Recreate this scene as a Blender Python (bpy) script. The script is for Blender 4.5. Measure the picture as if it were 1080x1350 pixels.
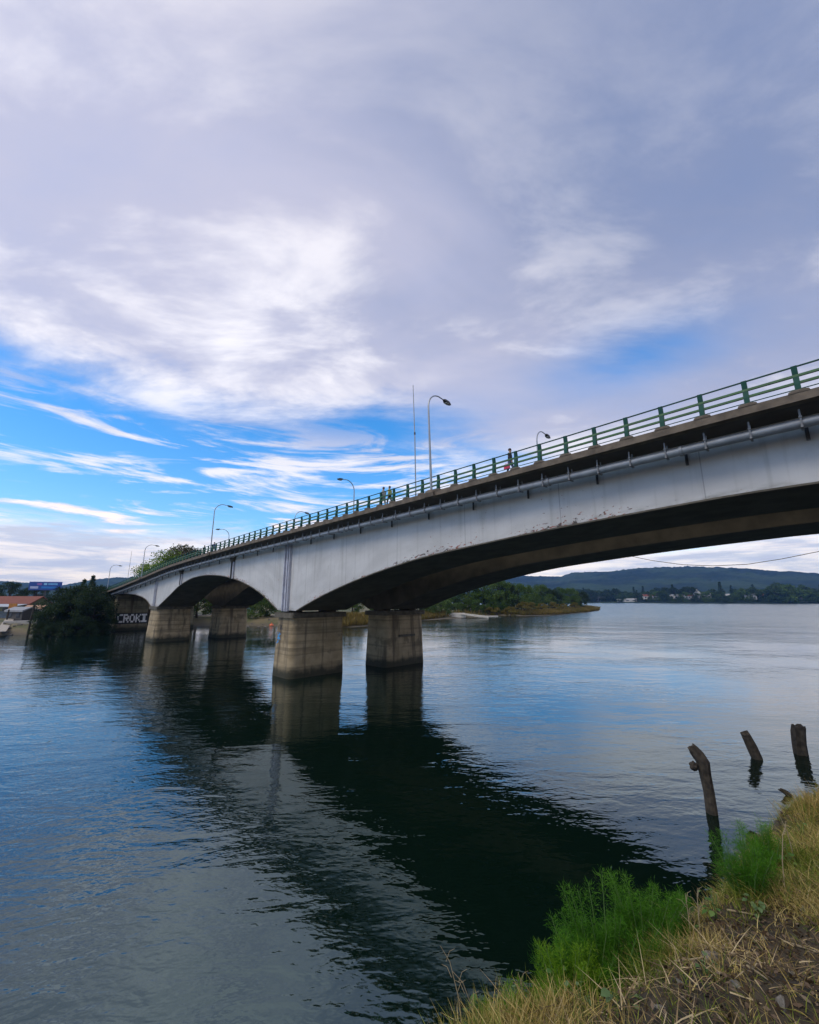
import bpy, bmesh, math, random
import numpy as np
from mathutils import Vector, Matrix, Euler

for o in list(bpy.data.objects):
    bpy.data.objects.remove(o)
SC = bpy.context.scene
COL = SC.collection
R = math.radians

# ------------------------------------------------------------------ camera
F = 540.0; CX = 540.0; CY = 675.0; HY = 790.0; CAMZ = 7.5
TH = math.atan((HY - CY) / F)
cd = bpy.data.cameras.new('camera'); cam = bpy.data.objects.new('camera', cd); COL.objects.link(cam)
cd.sensor_fit = 'VERTICAL'; cd.sensor_height = 24.0; cd.lens = F / 1350 * 24.0
cd.clip_start = 0.05; cd.clip_end = 30000
cam.location = (0, 0, CAMZ); cam.rotation_euler = (math.pi / 2 + TH, 0, 0)
SC.camera = cam
SC.render.resolution_x = 819; SC.render.resolution_y = 1024

# ------------------------------------------------------------------ node helpers
class G:
    """small expression helper on a node tree"""
    def __init__(s, nt): s.nt = nt
    def n(s, t, **k):
        nd = s.nt.nodes.new(t)
        for a, b in k.items(): setattr(nd, a, b)
        return nd
    def put(s, sock, v):
        if isinstance(v, bpy.types.NodeSocket): s.nt.links.new(v, sock)
        elif isinstance(v, (tuple, list)) and len(v) == 3 and sock.type == 'RGBA': sock.default_value = (*v, 1)
        else: sock.default_value = v
    def m(s, op, a, b=0.0, c=None, clamp=False):
        nd = s.n('ShaderNodeMath', operation=op, use_clamp=clamp)
        s.put(nd.inputs[0], a); s.put(nd.inputs[1], b)
        if c is not None: s.put(nd.inputs[2], c)
        return nd.outputs[0]
    def add(s, a, b): return s.m('ADD', a, b)
    def sub(s, a, b): return s.m('SUBTRACT', a, b)
    def mul(s, a, b): return s.m('MULTIPLY', a, b)
    def step(s, v, lo, hi, a=0.0, b=1.0):
        nd = s.n('ShaderNodeMapRange', interpolation_type='SMOOTHSTEP')
        for i, x in enumerate((v, lo, hi, a, b)): s.put(nd.inputs[i], x)
        return nd.outputs[0]
    def lin(s, v, lo, hi, a=0.0, b=1.0):
        nd = s.n('ShaderNodeMapRange')
        for i, x in enumerate((v, lo, hi, a, b)): s.put(nd.inputs[i], x)
        return nd.outputs[0]
    def mix(s, f, a, b, mode='MIX'):
        nd = s.n('ShaderNodeMix', data_type='RGBA', blend_type=mode)
        s.put(nd.inputs[0], f); s.put(nd.inputs[6], a); s.put(nd.inputs[7], b)
        return nd.outputs[2]
    def scalev(s, v, sc, loc=(0, 0, 0), rot=(0, 0, 0)):
        nd = s.n('ShaderNodeMapping'); s.put(nd.inputs[0], v)
        nd.inputs[1].default_value = loc; nd.inputs[2].default_value = rot; nd.inputs[3].default_value = sc
        return nd.outputs[0]
    def noise(s, v, scale, detail=4, rough=.55, dist=0.0, col=False):
        nd = s.n('ShaderNodeTexNoise'); s.put(nd.inputs['Vector'], v)
        nd.inputs['Scale'].default_value = scale; nd.inputs['Detail'].default_value = detail
        nd.inputs['Roughness'].default_value = rough; nd.inputs['Distortion'].default_value = dist
        return nd.outputs['Color' if col else 'Fac']

# ------------------------------------------------------------------ world: blue sky with a cloud deck
SUN_EL, SUN_AZ = 50.0, 238.0            # azimuth clockwise from +Y: behind the camera to the left
W = bpy.data.worlds.new('World'); SC.world = W; W.use_nodes = True
nt = W.node_tree; nt.nodes.clear(); g = G(nt)
tc = g.n('ShaderNodeTexCoord').outputs['Generated']
sep = g.n('ShaderNodeSeparateXYZ'); g.put(sep.inputs[0], tc)
dx, dy, dz = sep.outputs
sky = g.n('ShaderNodeTexSky', sky_type='NISHITA'); sky.sun_disc = False
sky.sun_elevation = R(SUN_EL); sky.sun_rotation = R(SUN_AZ); sky.air_density = 1.0; sky.dust_density = 0.4; sky.ozone_density = 2.5
sky_s = g.mix(1.0, sky.outputs[0], (0.15, 0.15, 0.15), 'MULTIPLY')
hs = g.n('ShaderNodeHueSaturation'); hs.inputs['Saturation'].default_value = 1.4; hs.inputs['Value'].default_value = 1.38
g.put(hs.inputs['Color'], sky_s)
blue = hs.outputs[0]
el = g.mul(g.m('ARCSINE', dz), 57.29578)
az = g.mul(g.m('ARCTAN2', dx, dy), 57.29578)
# cloud-layer coordinates: a flat layer seen from below
zz = g.add(g.m('MAXIMUM', dz, 0.0), 0.16)
cb = g.n('ShaderNodeCombineXYZ'); g.put(cb.inputs[0], g.m('DIVIDE', dx, zz)); g.put(cb.inputs[1], g.m('DIVIDE', dy, zz))
lay = cb.outputs[0]
nA = g.noise(g.scalev(lay, (1.0, 1.6, 1), (3.1, 1.7, 0), (0, 0, R(20))), 0.9, 5, .55, .5)
nB = g.noise(g.scalev(lay, (0.8, 1.5, 1), (7.3, 2.2, 0), (0, 0, R(-28))), 2.3, 8, .60, .30)
nC = g.noise(g.scalev(tc, (1.3, 1.3, 9.5), (.4, 2.6, 1.1), (R(5), R(7), 0)), 2.1, 8, .62, .9)
nD = g.noise(g.scalev(tc, (2.2, 2.2, 16), (5.4, .6, 3.1), (R(-2), R(4), 0)), 3.0, 6, .6, .3)
def blob(a0, e0, ra, re):
    u = g.m('DIVIDE', g.sub(az, a0), ra); v = g.m('DIVIDE', g.sub(el, e0), re)
    return g.m('EXPONENT', g.mul(g.add(g.mul(u, u), g.mul(v, v)), -1.0))
wob = g.add(g.mul(g.sub(nA, .5), 13.0), g.mul(g.sub(nB, .5), 15.0))
bound = g.lin(az, -5.0, 38.0, 23.5, 7.0)
high = g.step(g.add(g.sub(el, bound), wob), -2.5, 5.5)
high = g.mul(high, g.sub(1.0, g.mul(blob(30, 29.0, 10, 3.6), g.lin(nB, .3, .6, 1.0, .55))))
high = g.mul(high, g.sub(1.0, g.mul(blob(4, 24.0, 9, 3.0), .55)))
thin = g.lin(nB, .25, .7, .82, 1.0)
high = g.mul(high, thin)
# streaks in the blue band and the bank of cloud on the horizon
win = g.mul(g.step(el, 4.0, 9.0), g.step(el, 26.0, 18.0))
streak = g.mul(g.step(g.add(nC, g.mul(g.sub(nD, .5), .30)), .475, .64), win)
hor = g.step(g.add(el, g.add(g.mul(g.sub(nC, .5), 10.0), g.mul(g.sub(nD, .5), 6))), 9.5, 5.5)
hor = g.mul(hor, g.lin(nD, .3, .62, 1.0, .72))
cov = g.sub(1.0, g.mul(g.sub(1.0, high), g.mul(g.sub(1.0, streak), g.sub(1.0, hor))))
# cloud tone
side = g.add(g.add(g.mul(dx, .75), g.mul(dz, .55)), g.mul(g.sub(nA, .5), .9))
heavy = g.mul(g.step(side, .05, .85), g.step(el, 12.0, 42.0, .45, 1.0))
tone = g.mix(heavy, (.56, .55, .67), (.245, .285, .43))
bright = g.step(g.add(nB, g.mul(g.sub(nA, .5), .7)), .44, .72)
bright = g.mul(g.mul(bright, g.lin(heavy, 0, 1, .9, .25)), g.step(el, 62.0, 34.0, .35, 1.0))
bright = g.m('MAXIMUM', bright, g.mul(blob(-24, 27, 24, 6), g.step(nB, .38, .66)), clamp=True)
tone = g.mix(bright, tone, (1.0, .97, 1.0))
lowtone = g.mix(g.step(nD, .38, .62), (.74, .73, .80), (1.5, 1.18, .95))
lowtone = g.mix(g.step(el, 7.0, 14.0), lowtone, (.92, .91, .95))
tone = g.mix(g.step(el, 16.0, 23.0), lowtone, tone)
full = g.mix(cov, blue, tone)
bg = g.n('ShaderNodeBackground'); g.put(bg.inputs[0], full); bg.inputs[1].default_value = 1.0
out = g.n('ShaderNodeOutputWorld'); nt.links.new(bg.outputs[0], out.inputs[0])

# ------------------------------------------------------------------ sun (veiled by cloud)
sd = bpy.data.lights.new('sun', 'SUN'); so = bpy.data.objects.new('sun', sd); COL.objects.link(so)
sd.energy = 1.55; sd.angle = R(24); sd.color = (1.0, .91, .76)
sv = Vector((math.sin(R(SUN_AZ)) * math.cos(R(SUN_EL)), math.cos(R(SUN_AZ)) * math.cos(R(SUN_EL)), math.sin(R(SUN_EL))))
so.rotation_euler = (-sv).to_track_quat('-Z', 'Y').to_euler(); so.location = sv * 100

vs = SC.view_settings
vs.view_transform = 'Standard'; vs.look = 'None'; vs.exposure = 0.22; vs.gamma = 1.0; vs.use_curve_mapping = False
SC.render.engine = 'CYCLES'
SC.cycles.max_bounces = 8; SC.cycles.transparent_max_bounces = 8; SC.cycles.volume_bounces = 0

# ------------------------------------------------------------------ pixel -> place
FW = np.array([0, math.cos(TH), math.sin(TH)]); UP = np.array([0, -math.sin(TH), math.cos(TH)]); RT = np.array([1., 0, 0])
CP = np.array([0, 0, CAMZ])
def ray(x, y): return FW + RT * (x - CX) / F + UP * (CY - y) / F
def on_z(x, y, z=0.0):
    d = ray(x, y); return CP + d * ((z - CAMZ) / d[2])
def at_y(x, y, Y):
    d = ray(x, y); return CP + d * (Y / d[1])
T = np.array([0.70157124, -0.71259933, 0.0]); N = np.array([0.71259933, 0.70157124, 0.0]); ND = 21.077
def BW(t, n, z):      # bridge frame: t along (to the right), n across (away), z above the eye level
    return tuple(T * t + N * (ND + n) + np.array([0, 0, z + CAMZ]))
def on_n(x, y, n):
    d = ray(x, y); p = d * ((ND + n) / (d @ N)); return float(p @ T), float(p[2])

# ------------------------------------------------------------------ mesh helpers
def link(name, me, mat=None, parent=None):
    o = bpy.data.objects.new(name, me); COL.objects.link(o)
    if mat is not None and me is not None:
        for mm in (mat if isinstance(mat, (list, tuple)) else [mat]): me.materials.append(mm)
    if parent is not None: o.parent = parent
    return o
def tag(o, label, cat, group=None):
    o['label'] = label; o['category'] = cat
    if group: o['group'] = group
    return o
def thing(name, label, cat, loc=(0, 0, 0), rz=0.0, group=None):
    o = bpy.data.objects.new(name, None); COL.objects.link(o); o.empty_display_size = .3
    o.location = loc; o.rotation_euler = (0, 0, rz)
    return tag(o, label, cat, group)
def kind(o, k): o['kind'] = k; return o
class MB:
    def __init__(s): s.v = []; s.f = []
    def face(s, pts):
        k = len(s.v); s.v += [tuple(p) for p in pts]; s.f.append(tuple(range(k, k + len(pts))))
    def hexa(s, p):     # 8 points: bottom 4 then top 4
        k = len(s.v); s.v += [tuple(q) for q in p]
        for q in ((0, 3, 2, 1), (4, 5, 6, 7), (0, 1, 5, 4), (1, 2, 6, 5), (2, 3, 7, 6), (3, 0, 4, 7)): s.f.append(tuple(k + i for i in q))
        return s
    def box(s, x0, x1, y0, y1, z0, z1):
        return s.hexa([(x0, y0, z0), (x1, y0, z0), (x1, y1, z0), (x0, y1, z0), (x0, y0, z1), (x1, y0, z1), (x1, y1, z1), (x0, y1, z1)])
    def bbox(s, t0, t1, n0, n1, z0, z1, f=BW):   # box in the bridge frame
        return s.hexa([f(t0, n0, z0), f(t1, n0, z0), f(t1, n1, z0), f(t0, n1, z0), f(t0, n0, z1), f(t1, n0, z1), f(t1, n1, z1), f(t0, n1, z1)])
    def loft(s, rings, close=True, cap=True):
        k = len(s.v); m = len(rings[0])
        for r in rings: s.v += [tuple(p) for p in r]
        for i in range(len(rings) - 1):
            for j in range(m if close else m - 1):
                a = k + i * m + j; b = k + i * m + (j + 1) % m
                s.f.append((a, b, b + m, a + m))
        if cap:
            s.f.append(tuple(k + j for j in reversed(range(m)))); e = k + (len(rings) - 1) * m
            s.f.append(tuple(e + j for j in range(m)))
        return s
    def tube(s, pts, rad, seg=8, cap=True):
        pts = [Vector(p) for p in pts]; rings = []
        rad = rad if isinstance(rad, (list, tuple)) else [rad] * len(pts)
        d = (pts[1] - pts[0]).normalized()
        u = d.orthogonal().normalized()
        for i, p in enumerate(pts):
            a = pts[max(i - 1, 0)]; b = pts[min(i + 1, len(pts) - 1)]; d = (b - a).normalized()
            u = (u - d * u.dot(d)).normalized(); w = d.cross(u)
            rings.append([p + (u * math.cos(q) + w * math.sin(q)) * rad[i] for q in [2 * math.pi * j / seg for j in range(seg)]])
        return s.loft(rings, True, cap)
    def mesh(s, name, smooth=False):
        me = bpy.data.meshes.new(name); me.from_pydata(s.v, [], s.f)
        bm = bmesh.new(); bm.from_mesh(me); bmesh.ops.recalc_face_normals(bm, faces=bm.faces); bm.to_mesh(me); bm.free()
        if smooth:
            me.polygons.foreach_set('use_smooth', [True] * len(me.polygons))
            try: me.set_sharp_from_angle(angle=R(40))
            except Exception: pass
        me.update(); return me
    def build(s, name, mat, parent=None, smooth=False): return link(name, s.mesh(name, smooth), mat, parent)
def ellipsoid(mb, c, r, seg=10, rings=6, fn=None):
    rr = []
    for i in range(rings + 1):
        a = math.pi * (i + .02) / (rings + .04); q = []
        for j in range(seg):
            b = 2 * math.pi * j / seg
            d = Vector((math.sin(a) * math.cos(b), math.sin(a) * math.sin(b), -math.cos(a)))
            k = fn(d) if fn else 1.0
            q.append((c[0] + r[0] * d.x * k, c[1] + r[1] * d.y * k, c[2] + r[2] * d.z * k))
        rr.append(q)
    return mb.loft(rr)

# ------------------------------------------------------------------ materials
def mat(name, c1, c2=None, scale=3.0, rough=.7, bump=.0, bscale=None, metal=0.0, spec=.5, detail=5):
    m = bpy.data.materials.new(name); m.use_nodes = True; nt = m.node_tree; g = G(nt); p = nt.nodes['Principled BSDF']
    tcn = g.n('ShaderNodeTexCoord').outputs['Object']
    p.inputs['Roughness'].default_value = rough; p.inputs['Metallic'].default_value = metal; p.inputs['Specular IOR Level'].default_value = spec
    if c2 is None: c2 = tuple(x * .72 for x in c1)
    f = g.step(g.noise(tcn, scale, detail), .32, .68)
    g.put(p.inputs['Base Color'], g.mix(f, c1, c2))
    if bump:
        b = g.n('ShaderNodeBump'); b.inputs['Strength'].default_value = bump; b.inputs['Distance'].default_value = .02
        g.put(b.inputs['Height'], g.noise(tcn, bscale or scale * 6, 4)); nt.links.new(b.outputs[0], p.inputs['Normal'])
    return m
def leafmat(name, cols, trans=.35, rough=.55):
    m = bpy.data.materials.new(name); m.use_nodes = True; nt = m.node_tree; g = G(nt); p = nt.nodes['Principled BSDF']
    a = g.n('ShaderNodeAttribute', attribute_name='rnd')
    cr = g.n('ShaderNodeValToRGB'); e = cr.color_ramp.elements
    while len(e) < len(cols): e.new(.5)
    for i, c in enumerate(cols): e[i].position = i / max(1, len(cols) - 1); e[i].color = (*c, 1)
    nt.links.new(a.outputs['Fac'], cr.inputs[0]); g.put(p.inputs['Base Color'], cr.outputs[0])
    p.inputs['Roughness'].default_value = rough; p.inputs['Specular IOR Level'].default_value = .25
    tr = g.n('ShaderNodeBsdfTranslucent'); g.put(tr.inputs[0], cr.outputs[0])
    mx = g.n('ShaderNodeMixShader'); mx.inputs[0].default_value = trans
    nt.links.new(p.outputs[0], mx.inputs[1]); nt.links.new(tr.outputs[0], mx.inputs[2])
    nt.links.new(mx.outputs[0], nt.nodes['Material Output'].inputs[0])
    return m
def concrete_mat(name, c1, c2, wet=True):
    m = bpy.data.materials.new(name); m.use_nodes = True; nt = m.node_tree; g = G(nt); p = nt.nodes['Principled BSDF']
    pos = g.n('ShaderNodeNewGeometry').outputs['Position']
    s = g.n('ShaderNodeSeparateXYZ'); g.put(s.inputs[0], pos); z = s.outputs[2]
    base = g.mix(g.step(g.noise(pos, .9, 6), .3, .7), c1, c2)
    band = g.noise(g.scalev(pos, (.06, .06, 2.6)), 1.0, 5, .6)                 # pour layers
    base = g.mix(g.mul(g.step(band, .48, .64), .55), base, tuple(x * .45 for x in c2))
    streak = g.noise(g.scalev(pos, (1.6, 1.6, .12)), 1.0, 5)                   # run-down stains
    base = g.mix(g.mul(g.step(streak, .50, .68), .75), base, (.06, .045, .03))
    base = g.mix(g.mul(g.step(g.noise(pos, .55, 6, .65), .56, .66), .55), base, (.09, .07, .042))
    if wet:
        wz = g.add(z, g.mul(g.sub(g.noise(pos, .9, 5), .5), 1.5))
        base = g.mix(g.step(wz, 1.25, .35, 0, .95), base, (.022, .022, .011))      # algae above the water line
    g.put(p.inputs['Base Color'], base); p.inputs['Roughness'].default_value = .85
    w = g.n('ShaderNodeTexWave', wave_type='BANDS', bands_direction='Z'); g.put(w.inputs[0], pos); w.inputs['Scale'].default_value = .5; w.inputs['Distortion'].default_value = .6
    h = g.add(g.mul(g.m('POWER', w.outputs['Fac'], .3), .6), g.mul(g.noise(pos, 9, 5), .35))
    b = g.n('ShaderNodeBump'); b.inputs['Strength'].default_value = .6; b.inputs['Distance'].default_value = .03
    g.put(b.inputs['Height'], h); nt.links.new(b.outputs[0], p.inputs['Normal'])
    return m
def girder_mat():
    m = bpy.data.materials.new('girder_paint'); m.use_nodes = True; nt = m.node_tree; g = G(nt); p = nt.nodes['Principled BSDF']
    uv = g.n('ShaderNodeUVMap'); s = g.n('ShaderNodeSeparateXYZ'); nt.links.new(uv.outputs[0], s.inputs[0]); u, v = s.outputs[0], s.outputs[1]
    uvv = uv.outputs[0]
    base = g.mix(g.step(g.noise(g.scalev(uvv, (.25, .5, 1)), 1.0, 5), .3, .7), (.54, .53, .52), (.43, .42, .41))
    run = g.noise(g.scalev(uvv, (2.2, .10, 1)), 1.0, 4)
    base = g.mix(g.mul(g.step(run, .52, .72), .42), base, (.27, .255, .235))
    seam = g.m('LESS_THAN', g.m('ABSOLUTE', g.sub(g.m('FRACT', g.mul(u, 1 / 6.5)), .5)), .0035)
    base = g.mix(g.mul(seam, .55), base, (.16, .155, .15))
    blot = g.noise(g.scalev(uvv, (.7, .35, 1), (2, 5, 0)), 1.0, 6, .62)
    base = g.mix(g.mul(g.step(blot, .55, .70), .30), base, (.30, .28, .24))
    # chipped paint and rust, mostly by the lower edge
    ch = g.noise(g.scalev(uvv, (1.0, 1.9, 1)), 3.4, 6, .65)
    patch = g.noise(g.scalev(uvv, (1, 1, 1), (4.2, 1.3, 0)), .16, 2)
    edge = g.step(v, .75, .0)
    thr = g.sub(g.sub(.76, g.mul(edge, .13)), g.mul(g.step(patch, .42, .60), .11))
    chip = g.step(g.sub(ch, thr), 0.0, .015)
    rust = g.mix(g.step(g.noise(uvv, 2.2, 4), .42, .58), (.05, .035, .03), (.30, .07, .035))
    base = g.mix(chip, base, rust)
    stain = g.mul(g.step(v, .35, .0), g.step(g.noise(g.scalev(uvv, (1, 3, 1)), .8, 5), .45, .7))
    base = g.mix(g.mul(stain, .6), base, (.10, .095, .075))
    g.put(p.inputs['Base Color'], base); p.inputs['Roughness'].default_value = .55
    b = g.n('ShaderNodeBump'); b.inputs['Strength'].default_value = .25; b.inputs['Distance'].default_value = .03
    g.put(b.inputs['Height'], g.add(g.noise(g.scalev(uvv, (.5, .5, 1)), 1.0, 3), g.mul(chip, -.3))); nt.links.new(b.outputs[0], p.inputs['Normal'])
    return m
M = dict(
    paint=girder_mat(),
    paint_plain=mat('pilaster_paint', (.50, .51, .57), (.38, .38, .42), 1.2, .6, .1),
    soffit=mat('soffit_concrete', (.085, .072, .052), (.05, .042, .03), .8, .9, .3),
    pier=concrete_mat('pier_concrete', (.38, .295, .18), (.26, .195, .11)),
    wall=concrete_mat('abutment_concrete', (.27, .235, .15), (.17, .145, .085)),
    cap=mat('cap_concrete', (.12, .105, .08), (.07, .06, .045), 2, .9, .3),
    deckedge=mat('deck_edge_concrete', (.17, .135, .10), (.09, .072, .055), 1.7, .9, .5, 9),
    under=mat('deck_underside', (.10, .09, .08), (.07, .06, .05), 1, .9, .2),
    asphalt=mat('asphalt', (.055, .055, .055), None, 8, .9, .2),
    green=mat('green_rail_paint', (.003, .062, .045), (.003, .045, .032), 3, .6, .1, None, 0.0, .25),
    greenlite=mat('green_rail_top', (.04, .13, .035), (.03, .09, .025), 3, .45, .1),
    galv=mat('galvanised_pipe', (.30, .32, .345), (.22, .235, .255), 1.5, .5, .05, None, .3),
    hanger=mat('hanger_steel', (.20, .21, .22), (.13, .13, .14), 3, .6),
    lampsteel=mat('lamp_steel', (.33, .35, .38), (.26, .28, .30), 2, .45, .0, None, .6),
    dark=mat('dark_steel', (.035, .035, .04), (.05, .045, .04), 4, .55),
    lens=mat('lamp_lens', (.55, .55, .5), None, 4, .2),
    wood=mat('weathered_pile', (.06, .047, .033), (.024, .019, .014), 6, .9, .9, 30),
    bark=mat('bark', (.06, .045, .032), (.03, .024, .018), 6, .95, .5),
    gwhite=mat('graffiti_white', (.86, .87, .9), (.72, .73, .77), 2, .7),
    gblack=mat('graffiti_black', (.02, .02, .025), None, 2, .7),
    gblue=mat('graffiti_blue', (.05, .22, .5), (.04, .3, .6), 2, .7),
    skin=mat('skin', (.42, .25, .17), None, 5, .6), hair=mat('hair', (.03, .02, .015), None, 5, .7),
)
def flat(name, c, rough=.8): return mat(name, c, tuple(x * .8 for x in c), 2.0, rough)

# ------------------------------------------------------------------ bridge profile (above eye level)
def curve(pts):
    pts = sorted(pts); x = np.array([p[0] for p in pts], float); y = np.array([p[1] for p in pts], float)
    h = np.diff(x); d = np.diff(y) / h; s = np.zeros(len(x)); s[0] = d[0]; s[-1] = d[-1]
    for i in range(1, len(x) - 1):
        if d[i - 1] * d[i] > 0: s[i] = 2 * d[i - 1] * d[i] / (d[i - 1] + d[i])
    def fn(t):
        t = min(max(t, x[0]), x[-1]); i = min(max(int(np.searchsorted(x, t)) - 1, 0), len(h) - 1); q = (t - x[i]) / h[i]
        return float((1 + 2 * q) * (1 - q) ** 2 * y[i] + q * (1 - q) ** 2 * h[i] * s[i] + q * q * (3 - 2 * q) * y[i + 1] + q * q * (q - 1) * h[i] * s[i + 1])
    return fn
rail_z = curve([(50, 8.0), (30, 8.3), (8, 8.42), (0, 8.36), (-8, 8.21), (-15, 8.09), (-23.6, 7.93), (-38, 7.66), (-47, 7.48), (-60, 7.14), (-70, 6.80), (-78, 6.45), (-92.5, 5.42), (-105, 4.55), (-117, 3.75), (-127, 3.2), (-150, 2.1), (-180, .9)])
def kerb_z(t): return rail_z(t) - 1.07
half = [(0.23, 4.24), (-2.1, 4.21), (-4.9, 4.08), (-8.1, 3.9), (-11.3, 3.69), (-14.7, 3.41), (-19.7, 2.94), (-23.2, 2.42), (-27.4, 1.62), (-31.6, .62), (-34.5, -.22), (-37.3, -1.12)]
span1 = curve(half + [(4 - a, b) for a, b in half])
span2 = curve([(-41.1, -1.05), (-45.2, .62), (-49.3, 1.78), (-53.9, 2.65), (-58.5, 3.18), (-64, 3.42), (-68, 3.30), (-74.7, 2.31), (-81, .40), (-86.6, -1.3)])
span3 = curve([(-91.7, -1.3), (-94, -.55), (-96.4, .02), (-100, .52), (-105.7, .98), (-112, 1.17), (-117.7, 1.24), (-124, 1.25)])
def soffit_z(t):
    if t >= 41.3: return -1.12
    if t >= -37.3: return span1(t)
    if t >= -41.1: return -1.1
    if t >= -86.6: return span2(t)
    if t >= -91.7: return -1.3
    return span3(t)

def sweep(name, section, ts, mat_, parent, sh=0.0, smooth=False):
    """sweep a section [(n, z)] given by section(t) along the bridge"""
    mb = MB(); mb.loft([[BW(t + sh, n, z) for n, z in section(t)] for t in ts])
    return mb.build(name, mat_, parent, smooth)

def make_bridge(label, n_front, sh, main):
    B = thing('road_bridge', label, 'bridge')
    g0, g1 = n_front + 1.6, n_front + 7.6            # girder faces
    if not main: g1 = g0 + 6.1
    nb = n_front + 9.2                               # rear deck edge
    ts = list(np.arange(-175, 46.1, 2.0))
    gts = sorted(set([float(x) for x in np.arange(-124, 44, 1.0)] + [-37.3, -41.1, -86.6, -91.7]))
    # girder with painted faces and a concrete underside
    mb = MB(); uvs = []
    def q(a, b, c, d, ua, m): mb.face([a, b, c, d]); uvs.append((ua, m))
    mats = []
    for i in range(len(gts) - 1):
        a, b = gts[i], gts[i + 1]
        if b - a < 1e-4: continue
        za, zb = soffit_z(a), soffit_z(b); ka, kb = kerb_z(a) - .42, kerb_z(b) - .42
        for nn in (g0, g1):
            q(BW(a + sh, nn, za), BW(b + sh, nn, zb), BW(b + sh, nn, kb), BW(a + sh, nn, ka), (a, 0, b, 0, b, kb - zb, a, ka - za), 0 if nn == g0 and main else 1)
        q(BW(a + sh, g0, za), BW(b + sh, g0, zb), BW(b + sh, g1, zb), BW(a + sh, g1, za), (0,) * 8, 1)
    for e in (gts[0], gts[-1]):
        q(BW(e + sh, g0, soffit_z(e)), BW(e + sh, g1, soffit_z(e)), BW(e + sh, g1, kerb_z(e) - .42), BW(e + sh, g0, kerb_z(e) - .42), (0,) * 8, 1)
    me = bpy.data.meshes.new('girder'); me.from_pydata(mb.v, [], mb.f)
    ul = me.uv_layers.new(name='UVMap')
    ul.data.foreach_set('uv', np.array([x for u, _ in uvs for x in u], float))
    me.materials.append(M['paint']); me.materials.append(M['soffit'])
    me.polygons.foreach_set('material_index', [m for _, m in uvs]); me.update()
    o = link('girder', me, None, B)
    # deck slab, walkway kerb, carriageway
    sweep('deck_slab', lambda t: [(n_front + .12, kerb_z(t) - .30), (g0 - .1, kerb_z(t) - .41), (g1 + .1, kerb_z(t) - .41), (nb - .12, kerb_z(t) - .30), (nb - .12, kerb_z(t) - .06), (n_front + .12, kerb_z(t) - .06)], ts, M['under'], B, sh)
    for e0, e1 in ((n_front - .06, n_front + .36), (nb - .36, nb + .06)):
        sweep('deck_edge', lambda t: [(e0, kerb_z(t) - .34), (e1, kerb_z(t) - .34), (e1, kerb_z(t)), (e0, kerb_z(t) - .02)], ts, M['deckedge'], B, sh)
    sweep('carriageway', lambda t: [(n_front + 1.9, kerb_z(t) - .055), (nb - 1.0, kerb_z(t) - .055), (nb - 1.0, kerb_z(t) - .10), (n_front + 1.9, kerb_z(t) - .10)], ts, M['asphalt'], B, sh)
    # lip of the lower flange
    if main:
        for lo, hi in ((-37.2, 41.2), (-86.5, -41.2), (-123.5, -91.8)):
            tt = list(np.linspace(lo, hi, int((hi - lo) / 1.0)))
            sweep('lower_flange', lambda t: [(g0 - .07, soffit_z(t) - .05), (g0 + .2, soffit_z(t) - .05), (g0 + .2, soffit_z(t) + .05), (g0 - .07, soffit_z(t) + .03)], tt, M['cap'], B, sh)
    # railing
    for nr, full in ((n_front + .12, main), (nb - .12, False)):
        rl = thing('railing', '', ''); del rl['label']; del rl['category']; rl.parent = B
        tr = [float(x) for x in np.arange(-168, 44, 1.45)]
        def bar(name, h, hh, w, mm):
            rng = ts
            sweep(name, lambda t: [(nr - w / 2, kerb_z(t) + h), (nr + w / 2, kerb_z(t) + h), (nr + w / 2, kerb_z(t) + h + hh), (nr - w / 2, kerb_z(t) + h + hh)], rng, mm, rl, sh)
        bar('top_rail', 1.02, .045, .06, M['green'])
        bar('middle_rail', .64, .085, .09, M['greenlite']); bar('middle_rail', .36, .085, .09, M['greenlite'])
        bar('bottom_rail', .15, .03, .03, M['green'])
        if full:
            mp = MB()   # one post, bent towards the road, with side plates; origin at the kerb
            w = .085
            prof = [(0, -.10, .10), (.35, -.085, .075), (.72, -.03, .105), (1.07, -.055, .045)]
            mp.loft([[(-w, a, z), (w, a, z), (w, b, z), (-w, b, z)] for z, a, b in prof])
            pm = mp.mesh('railing_post'); pm.materials.append(M['green'])
            mf = MB(); mf.loft([[(-x, -y, z), (x, -y, z), (x, y, z), (-x, y, z)] for z, x, y in ((-.03, .30, .20), (.05, .27, .19), (.10, .13, .15))])
            fm = mf.mesh('post_footing'); fm.materials.append(M['deckedge'])
            rz = math.atan2(T[1], T[0])
            for t in tr:
                if t > 6 or t < -150: continue
                for nm, me_ in (('railing_post', pm), ('post_footing', fm)):
                    o = link(nm, me_, None, rl); o.location = BW(t + sh, nr, kerb_z(t)); o.rotation_euler = (0, 0, rz)
    if main:
        # pipe hung beneath the overhang, its rods and collars
        pn = n_front + .62
        mb = MB(); mb.tube([BW(t, pn, kerb_z(t) - .98) for t in np.arange(-126, 46, 2.0)], .185, 14)
        pipe = mb.build('hanging_pipe', M['galv'], B, True)
        mr = MB(); mr.box(-.028, .028, -.24, -.20, -.02, .62).box(-.022, .022, .20, .24, -.02, .62).box(-.04, .04, -.24, .24, -.07, -.02)
        mr.box(-.05, .05, -.26, -.18, .30, .36)
        rm = mr.mesh('pipe_hanger'); rm.materials.append(M['hanger'])
        mc = MB(); mc.tube([(-.06, 0, 0), (.06, 0, 0)], .235, 14); cm = mc.mesh('pipe_collar', True); cm.materials.append(M['galv'])
        rz = math.atan2(T[1], T[0])
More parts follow.
